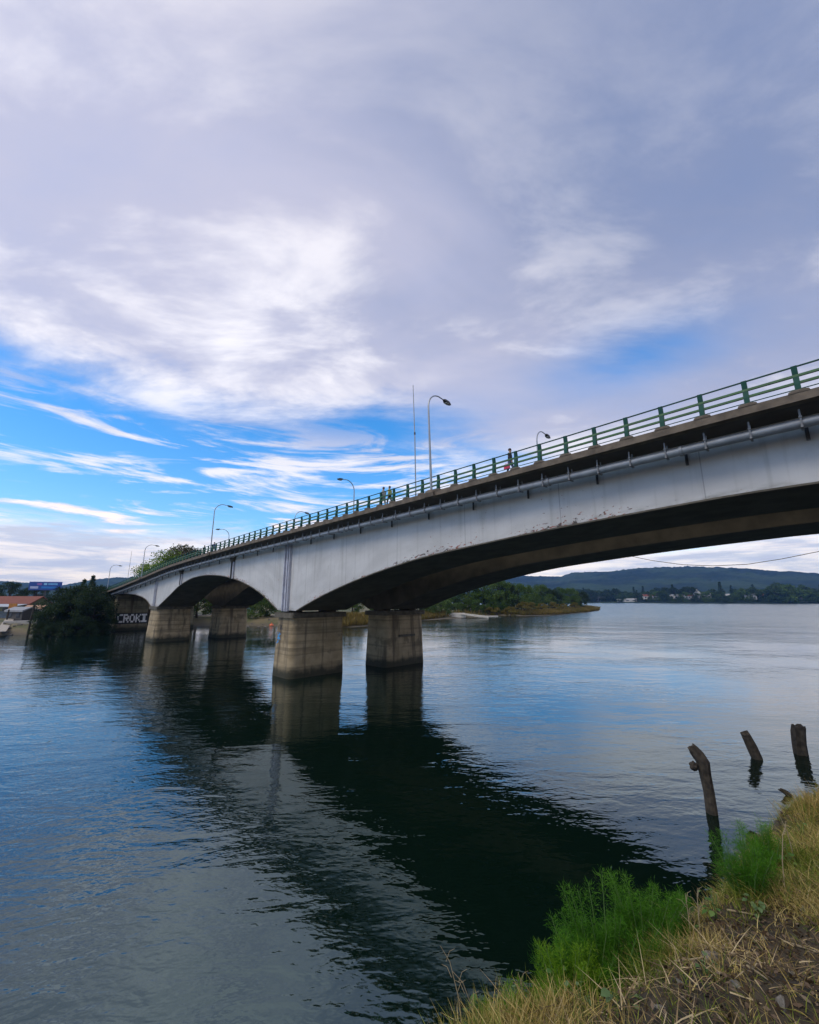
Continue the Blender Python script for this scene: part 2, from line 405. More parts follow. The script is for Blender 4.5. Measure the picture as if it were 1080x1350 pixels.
        for t in np.arange(-122.2, 6, 1.45):
            o = link('pipe_hanger', rm, None, pipe); o.location = BW(t + .5, pn, kerb_z(t + .5) - 1.12); o.rotation_euler = (0, 0, rz)
        for t in np.arange(-122, 6, 6.1):
            o = link('pipe_collar', cm, None, pipe); o.location = BW(t + 2.4, pn, kerb_z(t + 2.4) - .98); o.rotation_euler = (0, 0, rz)
        # drain spouts
        md = MB(); md.tube([(0, 0, 0), (0, 0, .62)], .06, 8); dm = md.mesh('drain_spout', True); dm.materials.append(M['dark'])
        for t in np.arange(-118, 6, 3.9):
            o = link('drain_spout', dm, None, B); o.location = BW(t + 1.2, g0 - .16, kerb_z(t + 1.2) - 1.42)
        # pilasters over the piers
        for tc_, hw in ((-39.3, .52), (-89.2, .40)):
            z1 = kerb_z(tc_) - .46
            for a in (-hw, hw):
                MB().bbox(tc_ + a - .05, tc_ + a + .05, g0 - .26, g0 - .003, -1.2, z1).build('pilaster_flange', M['paint_plain'], B)
            MB().bbox(tc_ - hw + .05, tc_ + hw - .05, g0 - .06, g0 - .003, -1.2, z1).build('pilaster_web', M['paint_plain'], B)
            MB().bbox(tc_ - .04, tc_ + .04, g0 - .2, g0 - .061, -1.2, z1).build('pilaster_rib', M['paint_plain'], B)
        # hinge hoppers with downpipes
        for tc_ in (-53.7, -74.6):
            zt = kerb_z(tc_) - .46; zb = soffit_z(tc_) - .05
            MB().hexa([BW(tc_ - .25, g0 - .3, zt - 1.15), BW(tc_ + .25, g0 - .3, zt - 1.15), BW(tc_ + .25, g0 - .003, zt - 1.15), BW(tc_ - .25, g0 - .003, zt - 1.15),
                       BW(tc_ - 1.0, g0 - .42, zt), BW(tc_ + 1.0, g0 - .42, zt), BW(tc_ + 1.0, g0 - .003, zt), BW(tc_ - 1.0, g0 - .003, zt)]).build('hinge_bracket', M['cap'], B)
            for a in (-.3, .3):
                mb = MB(); mb.tube([BW(tc_ + a, g0 - .14, zt - 1.1), BW(tc_ + a, g0 - .14, zb)], .11, 8); mb.build('downpipe', M['dark'] if a < 0 else M['paint_plain'], B, True)
    # piers
    def pier(tc_, w0, w1, a0, a1, ledge):
        root = MB()
        def ring(hw, na, nb_, z, r):
            pts = []
            for cx_, cy_, st in ((hw - r, nb_ - r, 0), (-hw + r, nb_ - r, 90), (-hw + r, na + r, 180), (hw - r, na + r, 270)):
                for k in range(5): pts.append(BW(tc_ + cx_ + r * math.cos(R(st + 22.5 * k)), cy_ + r * math.sin(R(st + 22.5 * k)), z))
            return pts
        root.loft([ring(w0 + .25, a0 - .3, a1 + .3, -10.5, .8), ring(w0, a0 - .15, a1 + .1, -7.5, .8), ring(w0 - .06, a0 - .1, a1 + .06, -6.4, .75), ring(w1, a0 + .12, a1 - .12, -1.8, .55)])
        p = root.build('pier', M['pier'], B, True)
        m2 = MB(); m2.loft([ring(w1 + .18, a0 - .12, a1 + .1, z, .18) for z in (-1.83, -1.34)]); m2.build('pier_cap', M['cap'], p)
        for nn in (a0 + 1.0, a1 - 1.2):
            MB().bbox(tc_ - .9, tc_ + .9, nn - .55, nn + .55, -1.36, -1.04).build('bearing_block', M['cap'], p)
        if ledge:
            MB().bbox(tc_ + w1 - .3, tc_ + w1 + .28, a0 + 2.0, a0 + 4.6, -4.3, -4.05).build('ledge', M['cap'], p)
        # shallow raised form panels on the long face
        return p
    if main:
        p1 = pier(-39.55, 2.0, 1.75, g0 - .05, g0 + 6.3, False)
        pier(-89.4, 3.1, 2.5, g0 - .1, g0 + 5.9, False)
    else:
        pier(-39.7 + sh, 2.0, 1.75, g0, g0 + 6.4, True)
        pier(-90.2 + sh, 2.9, 2.5, g0, g0 + 5.7, False)
    pier(43.2 + sh, 2.0, 1.75, g0, g0 + 6.3, False)
    # abutment and approach fill between retaining walls
    w = MB(); w.hexa([BW(-176, n_front + .5, -8), BW(-123.2, n_front + 1.2, -8), BW(-123.2, nb - .6, -8), BW(-176, nb - .4, -8),
                      BW(-176, n_front + .9, .0), BW(-124.0, n_front + 1.7, 1.22), BW(-124.0, nb - .9, 1.22), BW(-176, nb - .9, .0)])
    ab = w.build('abutment_wall', M['wall'], B)
    MB().bbox(-123.3, -122.6, n_front + 1.3, nb - .7, -8, -6.3).build('footing', M['wall'], ab)
    return B
B1 = make_bridge('long arched road bridge with white painted girder, green railing and hanging pipe, nearest the viewer', -1.6, 0.0, True)
B2 = make_bridge('second parallel concrete bridge showing its dark brown arched girder behind the white one', 9.3, 1.5, False)

# graffiti on the abutment wall: black field, white block letters C R O K I
def wallpt(n, z, off): # on the leaning wall face t = -123.2 (z=-8) .. -124.0 (z=1.22)
    t = -123.2 - .8 * (z + 8) / 9.22
    return BW(t + off, n, z)
mb = MB(); mb.face([wallpt(.15, -5.95, .012), wallpt(6.9, -5.95, .012), wallpt(6.9, -3.35, .012), wallpt(.15, -3.35, .012)]); mb.build('graffiti_field', M['gblack'], B1)
LET = {'C': [".###", "#...", "#...", "#...", ".###"], 'R': ["###.", "#..#", "####", "#.#.", "#..#"], 'O': [".##.", "#..#", "#..#", "#..#", ".##."],
       'K': ["#..#", "#.#.", "##..", "#.#.", "#..#"], 'I': ["####", ".##.", ".##.", ".##.", "####"]}
x0 = .45
for ch in 'CROKI':
    mb = MB(); cw = .28; hh = .40
    for r, row in enumerate(LET[ch]):
        for c, k in enumerate(row):
            if k == '#':
                a, b = x0 + c * cw - .012, x0 + (c + 1) * cw + .012; z1 = -3.62 - r * hh; z0 = z1 - hh - .02
                mb.face([wallpt(a, z0, .02), wallpt(b, z0 + .03, .02), wallpt(b, z1 + .02, .02), wallpt(a, z1, .02)])
    bm = mb.build('graffiti_letter', M['gwhite'], B1); x0 += 1.28
# blue and black scrawl on the nearest pier
rs = random.Random(4)
for k, (mm, za, zb, nn) in enumerate((('gblue', -4.1, -2.9, .35), ('gblue', -3.6, -2.6, .5), ('gblue', -4.4, -3.2, .2), ('gblack', -2.5, -1.95, 1.0), ('gblack', -2.6, -2.0, .7))):
    pass

# ------------------------------------------------------------------ water, bed, haze later
def water_mat():
    m = bpy.data.materials.new('river_water'); m.use_nodes = True; nt = m.node_tree; g = G(nt); p = nt.nodes['Principled BSDF']
    pos = g.n('ShaderNodeNewGeometry').outputs['Position']
    p.inputs['Base Color'].default_value = (.0022, .0085, .0050, 1); p.inputs['Roughness'].default_value = .02
    p.inputs['IOR'].default_value = 1.333; p.inputs['Specular IOR Level'].default_value = 1.0; p.inputs['Specular Tint'].default_value = (.66, .95, 1.0, 1); p.inputs['IOR'].default_value = 1.62
    r = R(-28)
    w1 = g.noise(g.scalev(pos, (.55, 1.35, 1), (0, 0, 0), (0, 0, r)), 1.05, 3, .5, .5)
    w2 = g.noise(g.scalev(pos, (.45, 1.2, 1), (9, 4, 0), (0, 0, R(15))), .30, 2, .5, .3)
    w3 = g.noise(g.scalev(pos, (.8, 1.3, 1), (3, 1, 0), (0, 0, R(-50))), 3.6, 2, .5, .2)
    gust = g.step(g.noise(g.scalev(pos, (1, 1.6, 1), (0, 0, 0), (0, 0, R(30))), .045, 3),   .35, .65, .28, 1.3)
    far = g.n('ShaderNodeVectorMath', operation='LENGTH'); g.put(far.inputs[0], pos); gust = g.mul(gust, g.lin(far.outputs['Value'], 30.0, 320.0, 1.0, .55)); g.put(p.inputs['Roughness'], g.lin(far.outputs['Value'], 25.0, 260.0, .015, .26))
    h = g.mul(g.add(g.add(w1, g.mul(w2, 1.3)), g.mul(w3, .30)), gust)
    b = g.n('ShaderNodeBump'); b.inputs['Strength'].default_value = 1.0; b.inputs['Distance'].default_value = .036
    g.put(b.inputs['Height'], h); nt.links.new(b.outputs[0], p.inputs['Normal'])
    return m
mb = MB(); mb.face([(-4300, -4300, 0), (4300, -4300, 0), (4300, 4300, 0), (-4300, 4300, 0)])
kind(mb.build('water', water_mat()), 'structure')
mb = MB(); mb.face([(-4320, -4320, -4.5), (4320, -4320, -4.5), (4320, 4320, -4.5), (-4320, 4320, -4.5)])
kind(mb.build('river_bed', flat('river_bed_mud', (.05, .045, .03))), 'structure')

# ------------------------------------------------------------------ terrain
def vnoise(x, y, seed=0):
    """cheap smooth value noise on arrays"""
    x = np.asarray(x, float); y = np.asarray(y, float)
    xi = np.floor(x).astype(np.int64); yi = np.floor(y).astype(np.int64); fx = x - xi; fy = y - yi
    fx = fx * fx * (3 - 2 * fx); fy = fy * fy * (3 - 2 * fy)
    def hsh(a, b):
        n = (a * 374761393 + b * 668265263 + seed * 982451653) & 0x7fffffff
        n = ((n ^ (n >> 13)) * 1274126177) & 0x7fffffff
        return ((n ^ (n >> 16)) & 0xffff) / 65535.0
    return (hsh(xi, yi) * (1 - fx) + hsh(xi + 1, yi) * fx) * (1 - fy) + (hsh(xi, yi + 1) * (1 - fx) + hsh(xi + 1, yi + 1) * fx) * fy
def fbm(x, y, seed=0, o=4):
    s = 0; a = .5
    for i in range(o): s = s + a * vnoise(x * 2 ** i, y * 2 ** i, seed + i); a *= .5
    return s
def sdist(px, py, poly, closed=True):
    """signed distance to polygon/polyline: closed -> positive inside; open -> positive on the left"""
    px = np.asarray(px, float); py = np.asarray(py, float)
    best = np.full(px.shape, 1e18); sg = np.zeros(px.shape); ins = np.zeros(px.shape, bool)
    n = len(poly)
    for i in range(n if closed else n - 1):
        ax, ay = poly[i]; bx, by = poly[(i + 1) % n]
        ex, ey = bx - ax, by - ay; L = ex * ex + ey * ey
        q = np.clip(((px - ax) * ex + (py - ay) * ey) / L, 0, 1)
        d = (px - ax - q * ex) ** 2 + (py - ay - q * ey) ** 2
        c = ex * (py - ay) - ey * (px - ax)
        u = d < best - 1e-9; best = np.where(u, d, best); sg = np.where(u, np.sign(c), sg)
        cond = ((ay > py) != (by > py)) & (px < (bx - ax) * (py - ay) / (by - ay + 1e-12) + ax)
        ins ^= cond
    return np.sqrt(best) * (np.where(ins, 1, -1) if closed else sg)
def gridmesh(name, xs, ys, hf, mt):
    X, Y = np.meshgrid(xs, ys); Z = hf(X, Y)
    v = np.stack([X, Y, Z], -1).reshape(-1, 3); nx = len(xs); ny = len(ys)
    i = np.arange(nx * ny).reshape(ny, nx); f = np.stack([i[:-1, :-1], i[:-1, 1:], i[1:, 1:], i[1:, :-1]], -1).reshape(-1, 4)
    me = bpy.data.meshes.new(name); me.from_pydata(v.tolist(), [], f.tolist()); me.polygons.foreach_set('use_smooth', [True] * len(me.polygons)); me.update()
    return link(name, me, mt)
def P2(x, y): p = on_z(x, y); return (p[0], p[1])
far_bank = [(-900, 40), (-260, 72), (-140, 84), P2(0, 838), P2(30, 836.5), P2(62, 837), P2(100, 836), P2(145, 832), P2(195, 829), P2(255, 826), P2(318, 825), P2(363, 826), P2(470, 827), P2(540, 821),
            P2(559, 818), P2(610, 815), P2(658, 812), P2(690, 812.5), P2(732, 811), P2(770, 807.5), P2(789, 805), P2(791, 802.5), (165, 380), (120, 470), (-60, 640), (-500, 760), (-1400, 800), (-1600, 300)]
def far_h(X, Y):
    d = sdist(X, Y, far_bank); d = d + (fbm(X / 9, Y / 9, 5) - .47) * 2.2
    h = np.where(d < 0, np.maximum(d * .35, -3.2), 0)
    up = np.clip(d / 9, 0, 1); up = up * up * (3 - 2 * up) * 2.0 + np.clip(d - 9, 0, 200) * .012
    pen = np.clip((X + 20) / 60, 0, 1)
    up = up * (1 - .5 * pen)
    return np.where(d < 0, h, up + .02) + np.where(d > 4, (fbm(X / 14, Y / 14, 9) - .47) * .6, 0)
def ground_mat():
    m = bpy.data.materials.new('bank_ground'); m.use_nodes = True; nt = m.node_tree; g = G(nt); p = nt.nodes['Principled BSDF']
    pos = g.n('ShaderNodeNewGeometry').outputs['Position']; s = g.n('ShaderNodeSeparateXYZ'); g.put(s.inputs[0], pos)
    c = g.mix(g.step(g.noise(pos, .12, 6), .4, .6), (.075, .085, .03), (.16, .13, .07))
    c = g.mix(g.step(g.add(s.outputs[2], g.mul(g.noise(pos, .3, 4), 1.2)), 1.6, .7), c, (.105, .088, .058))
    g.put(p.inputs['Base Color'], c); p.inputs['Roughness'].default_value = .95
    b = g.n('ShaderNodeBump'); b.inputs['Strength'].default_value = .8; b.inputs['Distance'].default_value = .2
    g.put(b.inputs['Height'], g.noise(pos, 1.5, 6)); nt.links.new(b.outputs[0], p.inputs['Normal'])
    return m
GM = ground_mat()
xs = np.concatenate([np.arange(-1500, -220, 30), np.arange(-220, 200, 3.0), np.arange(200, 420, 20)])
ys = np.concatenate([np.arange(30, 75, 5), np.arange(75, 330, 3.0), np.arange(330, 860, 15)])
kind(gridmesh('ground', xs, ys, far_h, GM), 'structure')
def fh(x, y): return float(far_h(np.array([x]), np.array([y]))[0])

# near bank
crest = [(-60, -26), (-20, -10), (-8, -3.0), (-3, 1.5), (.45, 3.38), (3.0, 4.78), (6.75, 7.10), (14, 10.4), (30, 15), (60, 16), (400, 19)]
def near_h(X, Y):
    s = sdist(X, Y, crest, False)     # positive on the water side
    s = s + (fbm(X / 1.1, Y / 1.1, 21) - .47) * 1.0
    up = np.clip(-s / 3.4, 0, 1); up = up ** .9
    land = 4.5 + 1.42 * up + np.clip(-s - 3.4, 0, 12) * .03
    wat = 4.5 - np.clip(s, 0, 9) * 1.15 - np.clip(s, 0, .6) * .2
    z = np.where(s > 0, np.maximum(wat, -4.2), land)
    return z + (fbm(X / .45, Y / .45, 33) - .47) * .16
soil = mat('bank_soil', (.06, .045, .025), (.022, .018, .011), 2.5, .95, .9, 18)
xs = np.concatenate([np.arange(-400, -20, 20), np.arange(-20, -4, 1.0), np.arange(-4, 14, .12), np.arange(14, 40, 1.0), np.arange(40, 420, 20)])
ys = np.concatenate([np.arange(-400, -20, 20), np.arange(-20, -2, 1.0), np.arange(-2, 14, .12), np.arange(14, 30, 1.0)])
kind(gridmesh('near_bank_ground', xs, ys, near_h, soil), 'structure')
def nh(x, y): return near_h(np.atleast_1d(np.asarray(x, float)), np.atleast_1d(np.asarray(y, float)))

# far shore and hills, by bearing from the river
ridge_px = [(-900, 764), (-300, 762), (0, 769), (40, 772), (90, 776), (130, 768), (160, 766), (210, 769), (300, 772), (420, 771), (540, 768), (620, 765), (660, 764), (700, 763), (735, 764), (750, 759), (775, 757.5), (800, 758), (830, 754), (870, 752.5), (905, 751.5), (925, 752.5), (960, 753.5), (1000, 756), (1050, 758.5), (1085, 763), (1200, 764), (1600, 760), (2400, 766)]
rx = np.array([math.degrees(math.atan2((x - CX) / F, 1.0)) for x, _ in ridge_px]); rh = np.array([790 - y for _, y in ridge_px], float)
RD = 3400.0
def far_shore_y(az_): return 905 + 60 * np.sin(az_ * .11) + 40 * np.sin(az_ * .31)
def hill_pts():
    azs = np.linspace(-62, 62, 900); rs_ = np.concatenate([np.linspace(0, 60, 6), np.linspace(90, 500, 10), np.linspace(560, 3000, 52)])
    A, D = np.meshgrid(azs, rs_)
    y0 = far_shore_y(A) / np.cos(np.radians(A)) ** .55
    Rr = y0 / np.cos(np.radians(A)) ** .0 + D
    X = np.sin(np.radians(A)) * Rr; Y = np.cos(np.radians(A)) * Rr
    ridge = np.interp(A, rx, rh) / F * np.cos(np.radians(A)) ** 1.0 * RD * 1.03 / np.cos(np.radians(A)) * np.cos(np.radians(A))
    ridge = np.interp(A, rx, rh) / F * RD * np.cos(np.radians(A)) * 1.02
    q = np.clip((Rr - 1500) / (RD - 1500), 0, 1); prof = q * q * (3 - 2 * q)
    fall = np.where(Rr > RD, np.clip(1 - (Rr - RD) / 2000, .35, 1), 1)
    n1 = fbm(X / 420, Y / 420, 3); n2 = fbm(X / 60, Y / 60, 8, 3); n3 = vnoise(X / 13, Y / 13, 12)
    Z = ridge * (prof * (.78 + .22 * (1 if True else 0))) * fall
    Z = Z + prof * (1 - np.exp(-((Rr - RD) / 500) ** 2)) * (n1 - .5) * 110 + np.clip((Rr - 1350) / 300, 0, 1) * (n2 - .45) * 26 * (.35 + prof * .5) + prof * n3 * 9
    low = np.clip(D / 25, 0, 1) * 1.8 + np.clip(D / 400, 0, 1) * 9
    Z = np.where(D < 1, -2.0, np.maximum(Z, 0) + low)
    return X, Y, Z
X, Y, Z = hill_pts(); ny, nx = X.shape
i = np.arange(nx * ny).reshape(ny, nx); f = np.stack([i[:-1, :-1], i[:-1, 1:], i[1:, 1:], i[1:, :-1]], -1).reshape(-1, 4)
me = bpy.data.meshes.new('hills'); me.from_pydata(np.stack([X, Y, Z], -1).reshape(-1, 3).tolist(), [], f.tolist()); me.update()
def hill_mat():
    m = bpy.data.materials.new('hill_forest'); m.use_nodes = True; nt = m.node_tree; g = G(nt); p = nt.nodes['Principled BSDF']
    pos = g.n('ShaderNodeNewGeometry').outputs['Position']
    c = g.mix(g.step(g.noise(pos, .004, 5), .42, .6), (.010, .022, .014), (.030, .052, .022))
    c = g.mix(g.mul(g.step(g.noise(pos, .0022, 4, .6, .4), .58, .70), .6), c, (.075, .085, .04))
    c = g.mix(g.mul(g.step(g.noise(pos, .05, 3), .5, .7), .5), c, (.005, .010, .006))
    g.put(p.inputs['Base Color'], c); p.inputs['Roughness'].default_value = 1.0; p.inputs['Specular IOR Level'].default_value = .1
    return m
kind(link('hills', me, hill_mat()), 'structure')
def hill_ground(x, y):
    az_ = math.degrees(math.atan2(x, y)); r = math.hypot(x, y); d = r - float(far_shore_y(np.array(az_))) / math.cos(R(az_)) ** .55
    return min(max(d / 25, 0), 1) * 1.8 + min(max(d / 400, 0), 1) * 9

# ------------------------------------------------------------------ leafy geometry
def quads_mesh(name, V, rnd, mt, per=4):
    """V: (n, per, 3) faces"""
    n = len(V); me = bpy.data.meshes.new(name)
    me.vertices.add(n * per); me.vertices.foreach_set('co', V.reshape(-1).astype(np.float32))
    me.loops.add(n * per); me.loops.foreach_set('vertex_index', np.arange(n * per, dtype=np.int32))
    me.polygons.add(n); me.polygons.foreach_set('loop_start', np.arange(0, n * per, per, dtype=np.int32))
    try: me.polygons.foreach_set('loop_total', np.full(n, per, dtype=np.int32))
    except Exception: pass
    a = me.attributes.new('rnd', 'FLOAT', 'FACE'); a.data.foreach_set('value', np.asarray(rnd, np.float32))
    me.update(calc_edges=True); me.validate()
    if mt is not None: me.materials.append(mt)
    return me
def unit(v): return v / (np.linalg.norm(v, axis=-1, keepdims=True) + 1e-9)
def leaf_quads(P, D, L, Wd, rng):
    """diamond leaves at P along D"""
    n = len(P); up = unit(rng.normal(size=(n, 3))); S = unit(np.cross(D, up)); L = np.asarray(L).reshape(-1, 1); Wd = np.asarray(Wd).reshape(-1, 1)
    nrm = np.cross(S, D)
    return np.stack([P, P + D * L * .5 + S * Wd * .5, P + D * L - nrm * L * .15, P + D * L * .5 - S * Wd * .5], 1)
def tree_meshes(seed, h, w, leafn, leaf, mt, trunk_h=.25, shape='round', clumps=38):
    rng = np.random.default_rng(seed); rs = random.Random(seed)
    mb = MB()
    tr = h * .022 + .06
    pts = [(0, 0, -.4)]
    lean = rng.normal(size=2) * .03 * h
    for k in range(1, 6):
        q = k / 5; pts.append((lean[0] * q + rs.uniform(-.02, .02) * h, lean[1] * q + rs.uniform(-.02, .02) * h, h * .82 * q))
    mb.tube(pts, [tr * (1.25 - .98 * k / 5) for k in range(6)], 7)
    C = []
    for k in range(clumps):
        if shape == 'cone':
            q = rng.random() ** .8; rr = w * .5 * (1 - q) * (.55 + .45 * rng.random()); z = h * (trunk_h + (1 - trunk_h) * q)
            cs = .10 * h * (1.1 - .8 * q)
        elif shape == 'willow':
            q = rng.random(); rr = w * .5 * math.sqrt(1 - (q - .35) ** 2 / .6) * (.45 + .55 * rng.random() ** .5) if abs(q - .35) < .77 else .1; z = h * (.06 + .86 * q); cs = .11 * h
        else:
            u = rng.random(); q = trunk_h + (1 - trunk_h) * (u ** .85)
            e = (q - trunk_h) / (1 - trunk_h); rr = w * .5 * math.sqrt(max(0.02, 1 - (2 * e - .85) ** 2 / 1.35)) * (.35 + .65 * rng.random() ** .5); z = h * q * .95; cs = .105 * h
        a = rng.random() * 6.283
        C.append((rr * math.cos(a) + lean[0] * z / h, rr * math.sin(a) + lean[1] * z / h, z, cs * (.6 + .7 * rng.random()), rng.random()))
        if k % 3 == 0:
            zb = max(h * .12, z * .62); b = Vector((lean[0] * zb / h, lean[1] * zb / h, zb)); e = Vector(C[-1][:3])
            mid = b.lerp(e, .5) + Vector((0, 0, .03 * h)); mb.tube([b, mid, e], [tr * .45, tr * .28, tr * .1], 5)
    C = np.array(C); idx = rng.integers(0, len(C), leafn)
    d = unit(rng.normal(size=(leafn, 3))); rad = rng.random((leafn, 1)) ** .45
    P = C[idx, :3] + d * rad * C[idx, 3:4] * np.array([1.15, 1.15, .8])
    P[:, 2] = np.maximum(P[:, 2], .15)
    D = unit(d * .8 + rng.normal(size=(leafn, 3)) * .7 + np.array([0, 0, -.35 if shape == 'willow' else .1]))
    V = leaf_quads(P, D, leaf * (.6 + .8 * rng.random(leafn)), leaf * (.5 + .5 * rng.random(leafn)) * (.55 if shape == 'willow' else .8), rng)
    rnd = np.clip(C[idx, 4] * .6 + rng.random(leafn) * .4, 0, 1)
    tm = mb.mesh('trunk', True); tm.materials.append(M['bark'])
    return tm, quads_mesh('crown', V, rnd, mt)
def place_tree(ms, name, label, cat, loc, s=1.0, rz=0.0, group=None, sz=None):
    t = thing(name, label, cat, loc, rz, group); t.scale = (s, s, sz or s)
    link('trunk', ms[0], None, t); link('crown', ms[1], None, t); return t
LF = dict(
    fardeep=leafmat('leaf_fardeep', [(.025, .05, .014), (.045, .085, .02), (.08, .12, .03)]),
    dark=leafmat('leaf_dark', [(.013, .028, .010), (.025, .048, .014), (.04, .07, .02)]),
    mid=leafmat('leaf_mid', [(.035, .075, .012), (.065, .12, .018), (.12, .17, .025)]),
    willow=leafmat('leaf_willow', [(.05, .10, .02), (.09, .15, .03), (.13, .19, .05)]),
    olive=leafmat('leaf_olive', [(.10, .09, .015), (.18, .15, .025), (.25, .17, .035)]),
    brown=leafmat('leaf_brown', [(.05, .05, .022), (.085, .075, .035), (.10, .10, .04)]),
    bright=leafmat('leaf_bright', [(.07, .14, .012), (.14, .23, .018), (.22, .30, .03)]))
TR = dict(
    dark1=tree_meshes(1, 13, 12, 9000, .42, LF['dark'], .05, 'round', 60),
    dark2=tree_meshes(2, 12, 13, 9000, .42, LF['dark'], .03, 'round', 64),
    bright=tree_meshes(3, 24, 16, 9000, .6, LF['bright'], .3, 'round', 60),
    brown=tree_meshes(4, 24, 14, 7000, .6, LF['brown'], .35, 'round', 50),
    mid1=tree_meshes(5, 15, 14, 8000, .5, LF['mid'], .05, 'round', 60),
    mid2=tree_meshes(6, 14, 11, 7000, .5, LF['mid'], .06, 'round', 50),
    willow=tree_meshes(7, 9, 9, 7000, .45, LF['willow'], .02, 'willow', 60),
    conifer=tree_meshes(8, 18, 5.5, 4000, .45, LF['dark'], .08, 'cone', 50),
    bush=tree_meshes(9, 5, 7, 3500, .32, LF['olive'], .0, 'round', 34),
    farA=tree_meshes(11, 16, 17, 2200, 1.5, LF['fardeep'], .03, 'round', 40),
    farB=tree_meshes(12, 18, 14, 1600, 1.3, LF['dark'], .03, 'round', 36),
    farC=tree_meshes(13, 22, 8, 1000, 1.2, LF['dark'], .05, 'cone', 34),
    farD=tree_meshes(14, 13, 19, 1800, 1.4, LF['mid'], .02, 'round', 36))
def spot(px, Y, z=None):
    p = at_y(px, HY, Y); zz_ = fh(p[0], p[1]) if z is None else z
    return (p[0], p[1], zz_)
rs = random.Random(77)
# trees on the left bank in front of the abutment
for px, Y_, kd, s, lab in ((72, 91, 'dark2', .52, 'leftmost low dark tree of the dense clump left of the bridge end'), (88, 95, 'dark1', .76, 'dark dense tree behind the billboard side of the clump by the bridge end'),
                           (104, 93, 'dark2', .78, 'broad dark waterside tree in the middle of the clump left of the bridge'), (118, 98, 'dark1', .82, 'tallest rounded dark tree in the clump beside the bridge end'),
                           (126, 95, 'dark2', .74, 'dark waterside tree right beside the graffiti wall'), (136, 106, 'dark1', .70, 'rightmost dark tree of the clump, against the abutment'), (112, 90.5, 'dark2', .48, 'low dark bush overhanging the water in front of the clump')):
    place_tree(TR[kd], 'waterside_tree', lab, 'tree', spot(px, Y_), s, rs.random() * 6, 'dark trees by the bridge end')
place_tree(TR['conifer'], 'conifer_tree', 'slim pointed conifer tip rising above the dark clump, nearer the bridge', 'tree', spot(121, 122), .66, 1)
place_tree(TR['conifer'], 'conifer_tree', 'smaller pointed conifer tip above the dark clump, left of the taller one', 'tree', spot(106, 122), .60, 2)
place_tree(TR['bright'], 'roadside_tree', 'bright green tree rising behind the bridge railing at the far end', 'tree', spot(214, 138), .90, .6)
place_tree(TR['bright'], 'roadside_tree', 'lower green tree behind the railing, left of the brown topped tree', 'tree', spot(198, 148), .80, 2.6)
place_tree(TR['brown'], 'roadside_tree', 'brownish rounded tree top above the railing at the far end', 'tree', spot(238, 142), .97, 1.6)
# trees on the bank seen under the arches
for px, Y_, kd, s, lab in ((262, 128, 'mid2', .8, 'tree seen under the arch between the two far piers'), (240, 135, 'dark1', .8, 'dark tree under the far arch beside the far pier'), (292, 134, 'dark2', .75, 'dark tree behind the rear far pier'),
                           (345, 132, 'willow', 1.0, 'light green round willow seen under the arch left of the nearest pier'), (365, 134, 'willow', .9, 'willow partly hidden behind the nearest pier'),
                           (330, 160, 'mid1', .8, 'green tree behind the teal hut under the arch'), (465, 150, 'mid1', .62, 'tree between the two nearest piers'), (440, 158, 'dark1', .8, 'dark tree behind the nearest pier'), (500, 160, 'mid2', .7, 'tree behind the rear near pier'), (530, 172, 'dark2', .85, 'dark tree left of the landing stage')):
    place_tree(TR[kd], 'bank_tree', lab, 'tree', spot(px, Y_), s, rs.random() * 6)
pen = [(566, 168, 'willow', .72, 'pale weeping willow left of the landing stage'), (582, 172, 'willow', .85, 'round light green willow beside the landing stage'),
       (600, 205, 'dark1', 1.0, 'dark tree behind the landing stage posts'), (618, 202, 'mid1', 1.0, 'tall green tree behind the landing stage'), (637, 206, 'mid2', 1.22, 'tallest green tree on the spit, right of the landing'),
       (655, 204, 'mid1', 1.12, 'large rounded tree on the spit under the arch'), (668, 208, 'dark1', 1.1, 'dark green tree on the spit, right of the tallest'), (682, 218, 'mid1', .98, 'mid green tree halfway along the spit'),
       (697, 235, 'mid2', 1.0, 'green tree past the middle of the spit'), (712, 250, 'mid1', 1.02, 'broad tree near the olive bushes on the spit'), (726, 262, 'dark2', 1.1, 'dark tree in the second half of the spit'),
       (740, 275, 'mid2', 1.0, 'green tree approaching the tip of the spit'), (753, 285, 'mid1', .95, 'second to last tree towards the tip of the spit'), (766, 292, 'dark1', .92, 'last dark tree at the tip of the spit')]
for px, Y_, kd, s, lab in pen:
    place_tree(TR[kd], 'spit_tree', lab, 'tree', spot(px, Y_), s, rs.random() * 6, 'trees on the spit')
ORD = ('leftmost', 'second', 'third', 'fourth', 'fifth', 'sixth', 'seventh', 'eighth', 'ninth')
for bi, (px, Y_, s) in enumerate(sorted(((655, 192, .8), (672, 190, .95), (690, 198, 1.1), (700, 205, 1.0), (714, 215, .9), (728, 228, 1.0), (742, 240, .8), (645, 195, .7), (757, 258, .9)))):
    place_tree(TR['bush'], 'olive_bush', ORD[bi] + ' yellowish olive bush in front of the spit trees, counting towards the tip', 'bush', spot(px, Y_), s, rs.random() * 6, 'olive bushes on the spit')
for px, Y_, kd, s, lab in ((12, 170, 'dark1', .9, 'dark tree left of the billboard, behind the red roof'), (47, 215, 'dark2', 1.0, 'dark tree under the billboard'), (24, 205, 'dark2', .55, 'small dark tree behind the red roofed building'), (-12, 165, 'dark2', .6, 'dark tree at the left edge of the picture')):
    place_tree(TR[kd], 'bank_tree', lab, 'tree', spot(px, Y_), s, rs.random() * 6)

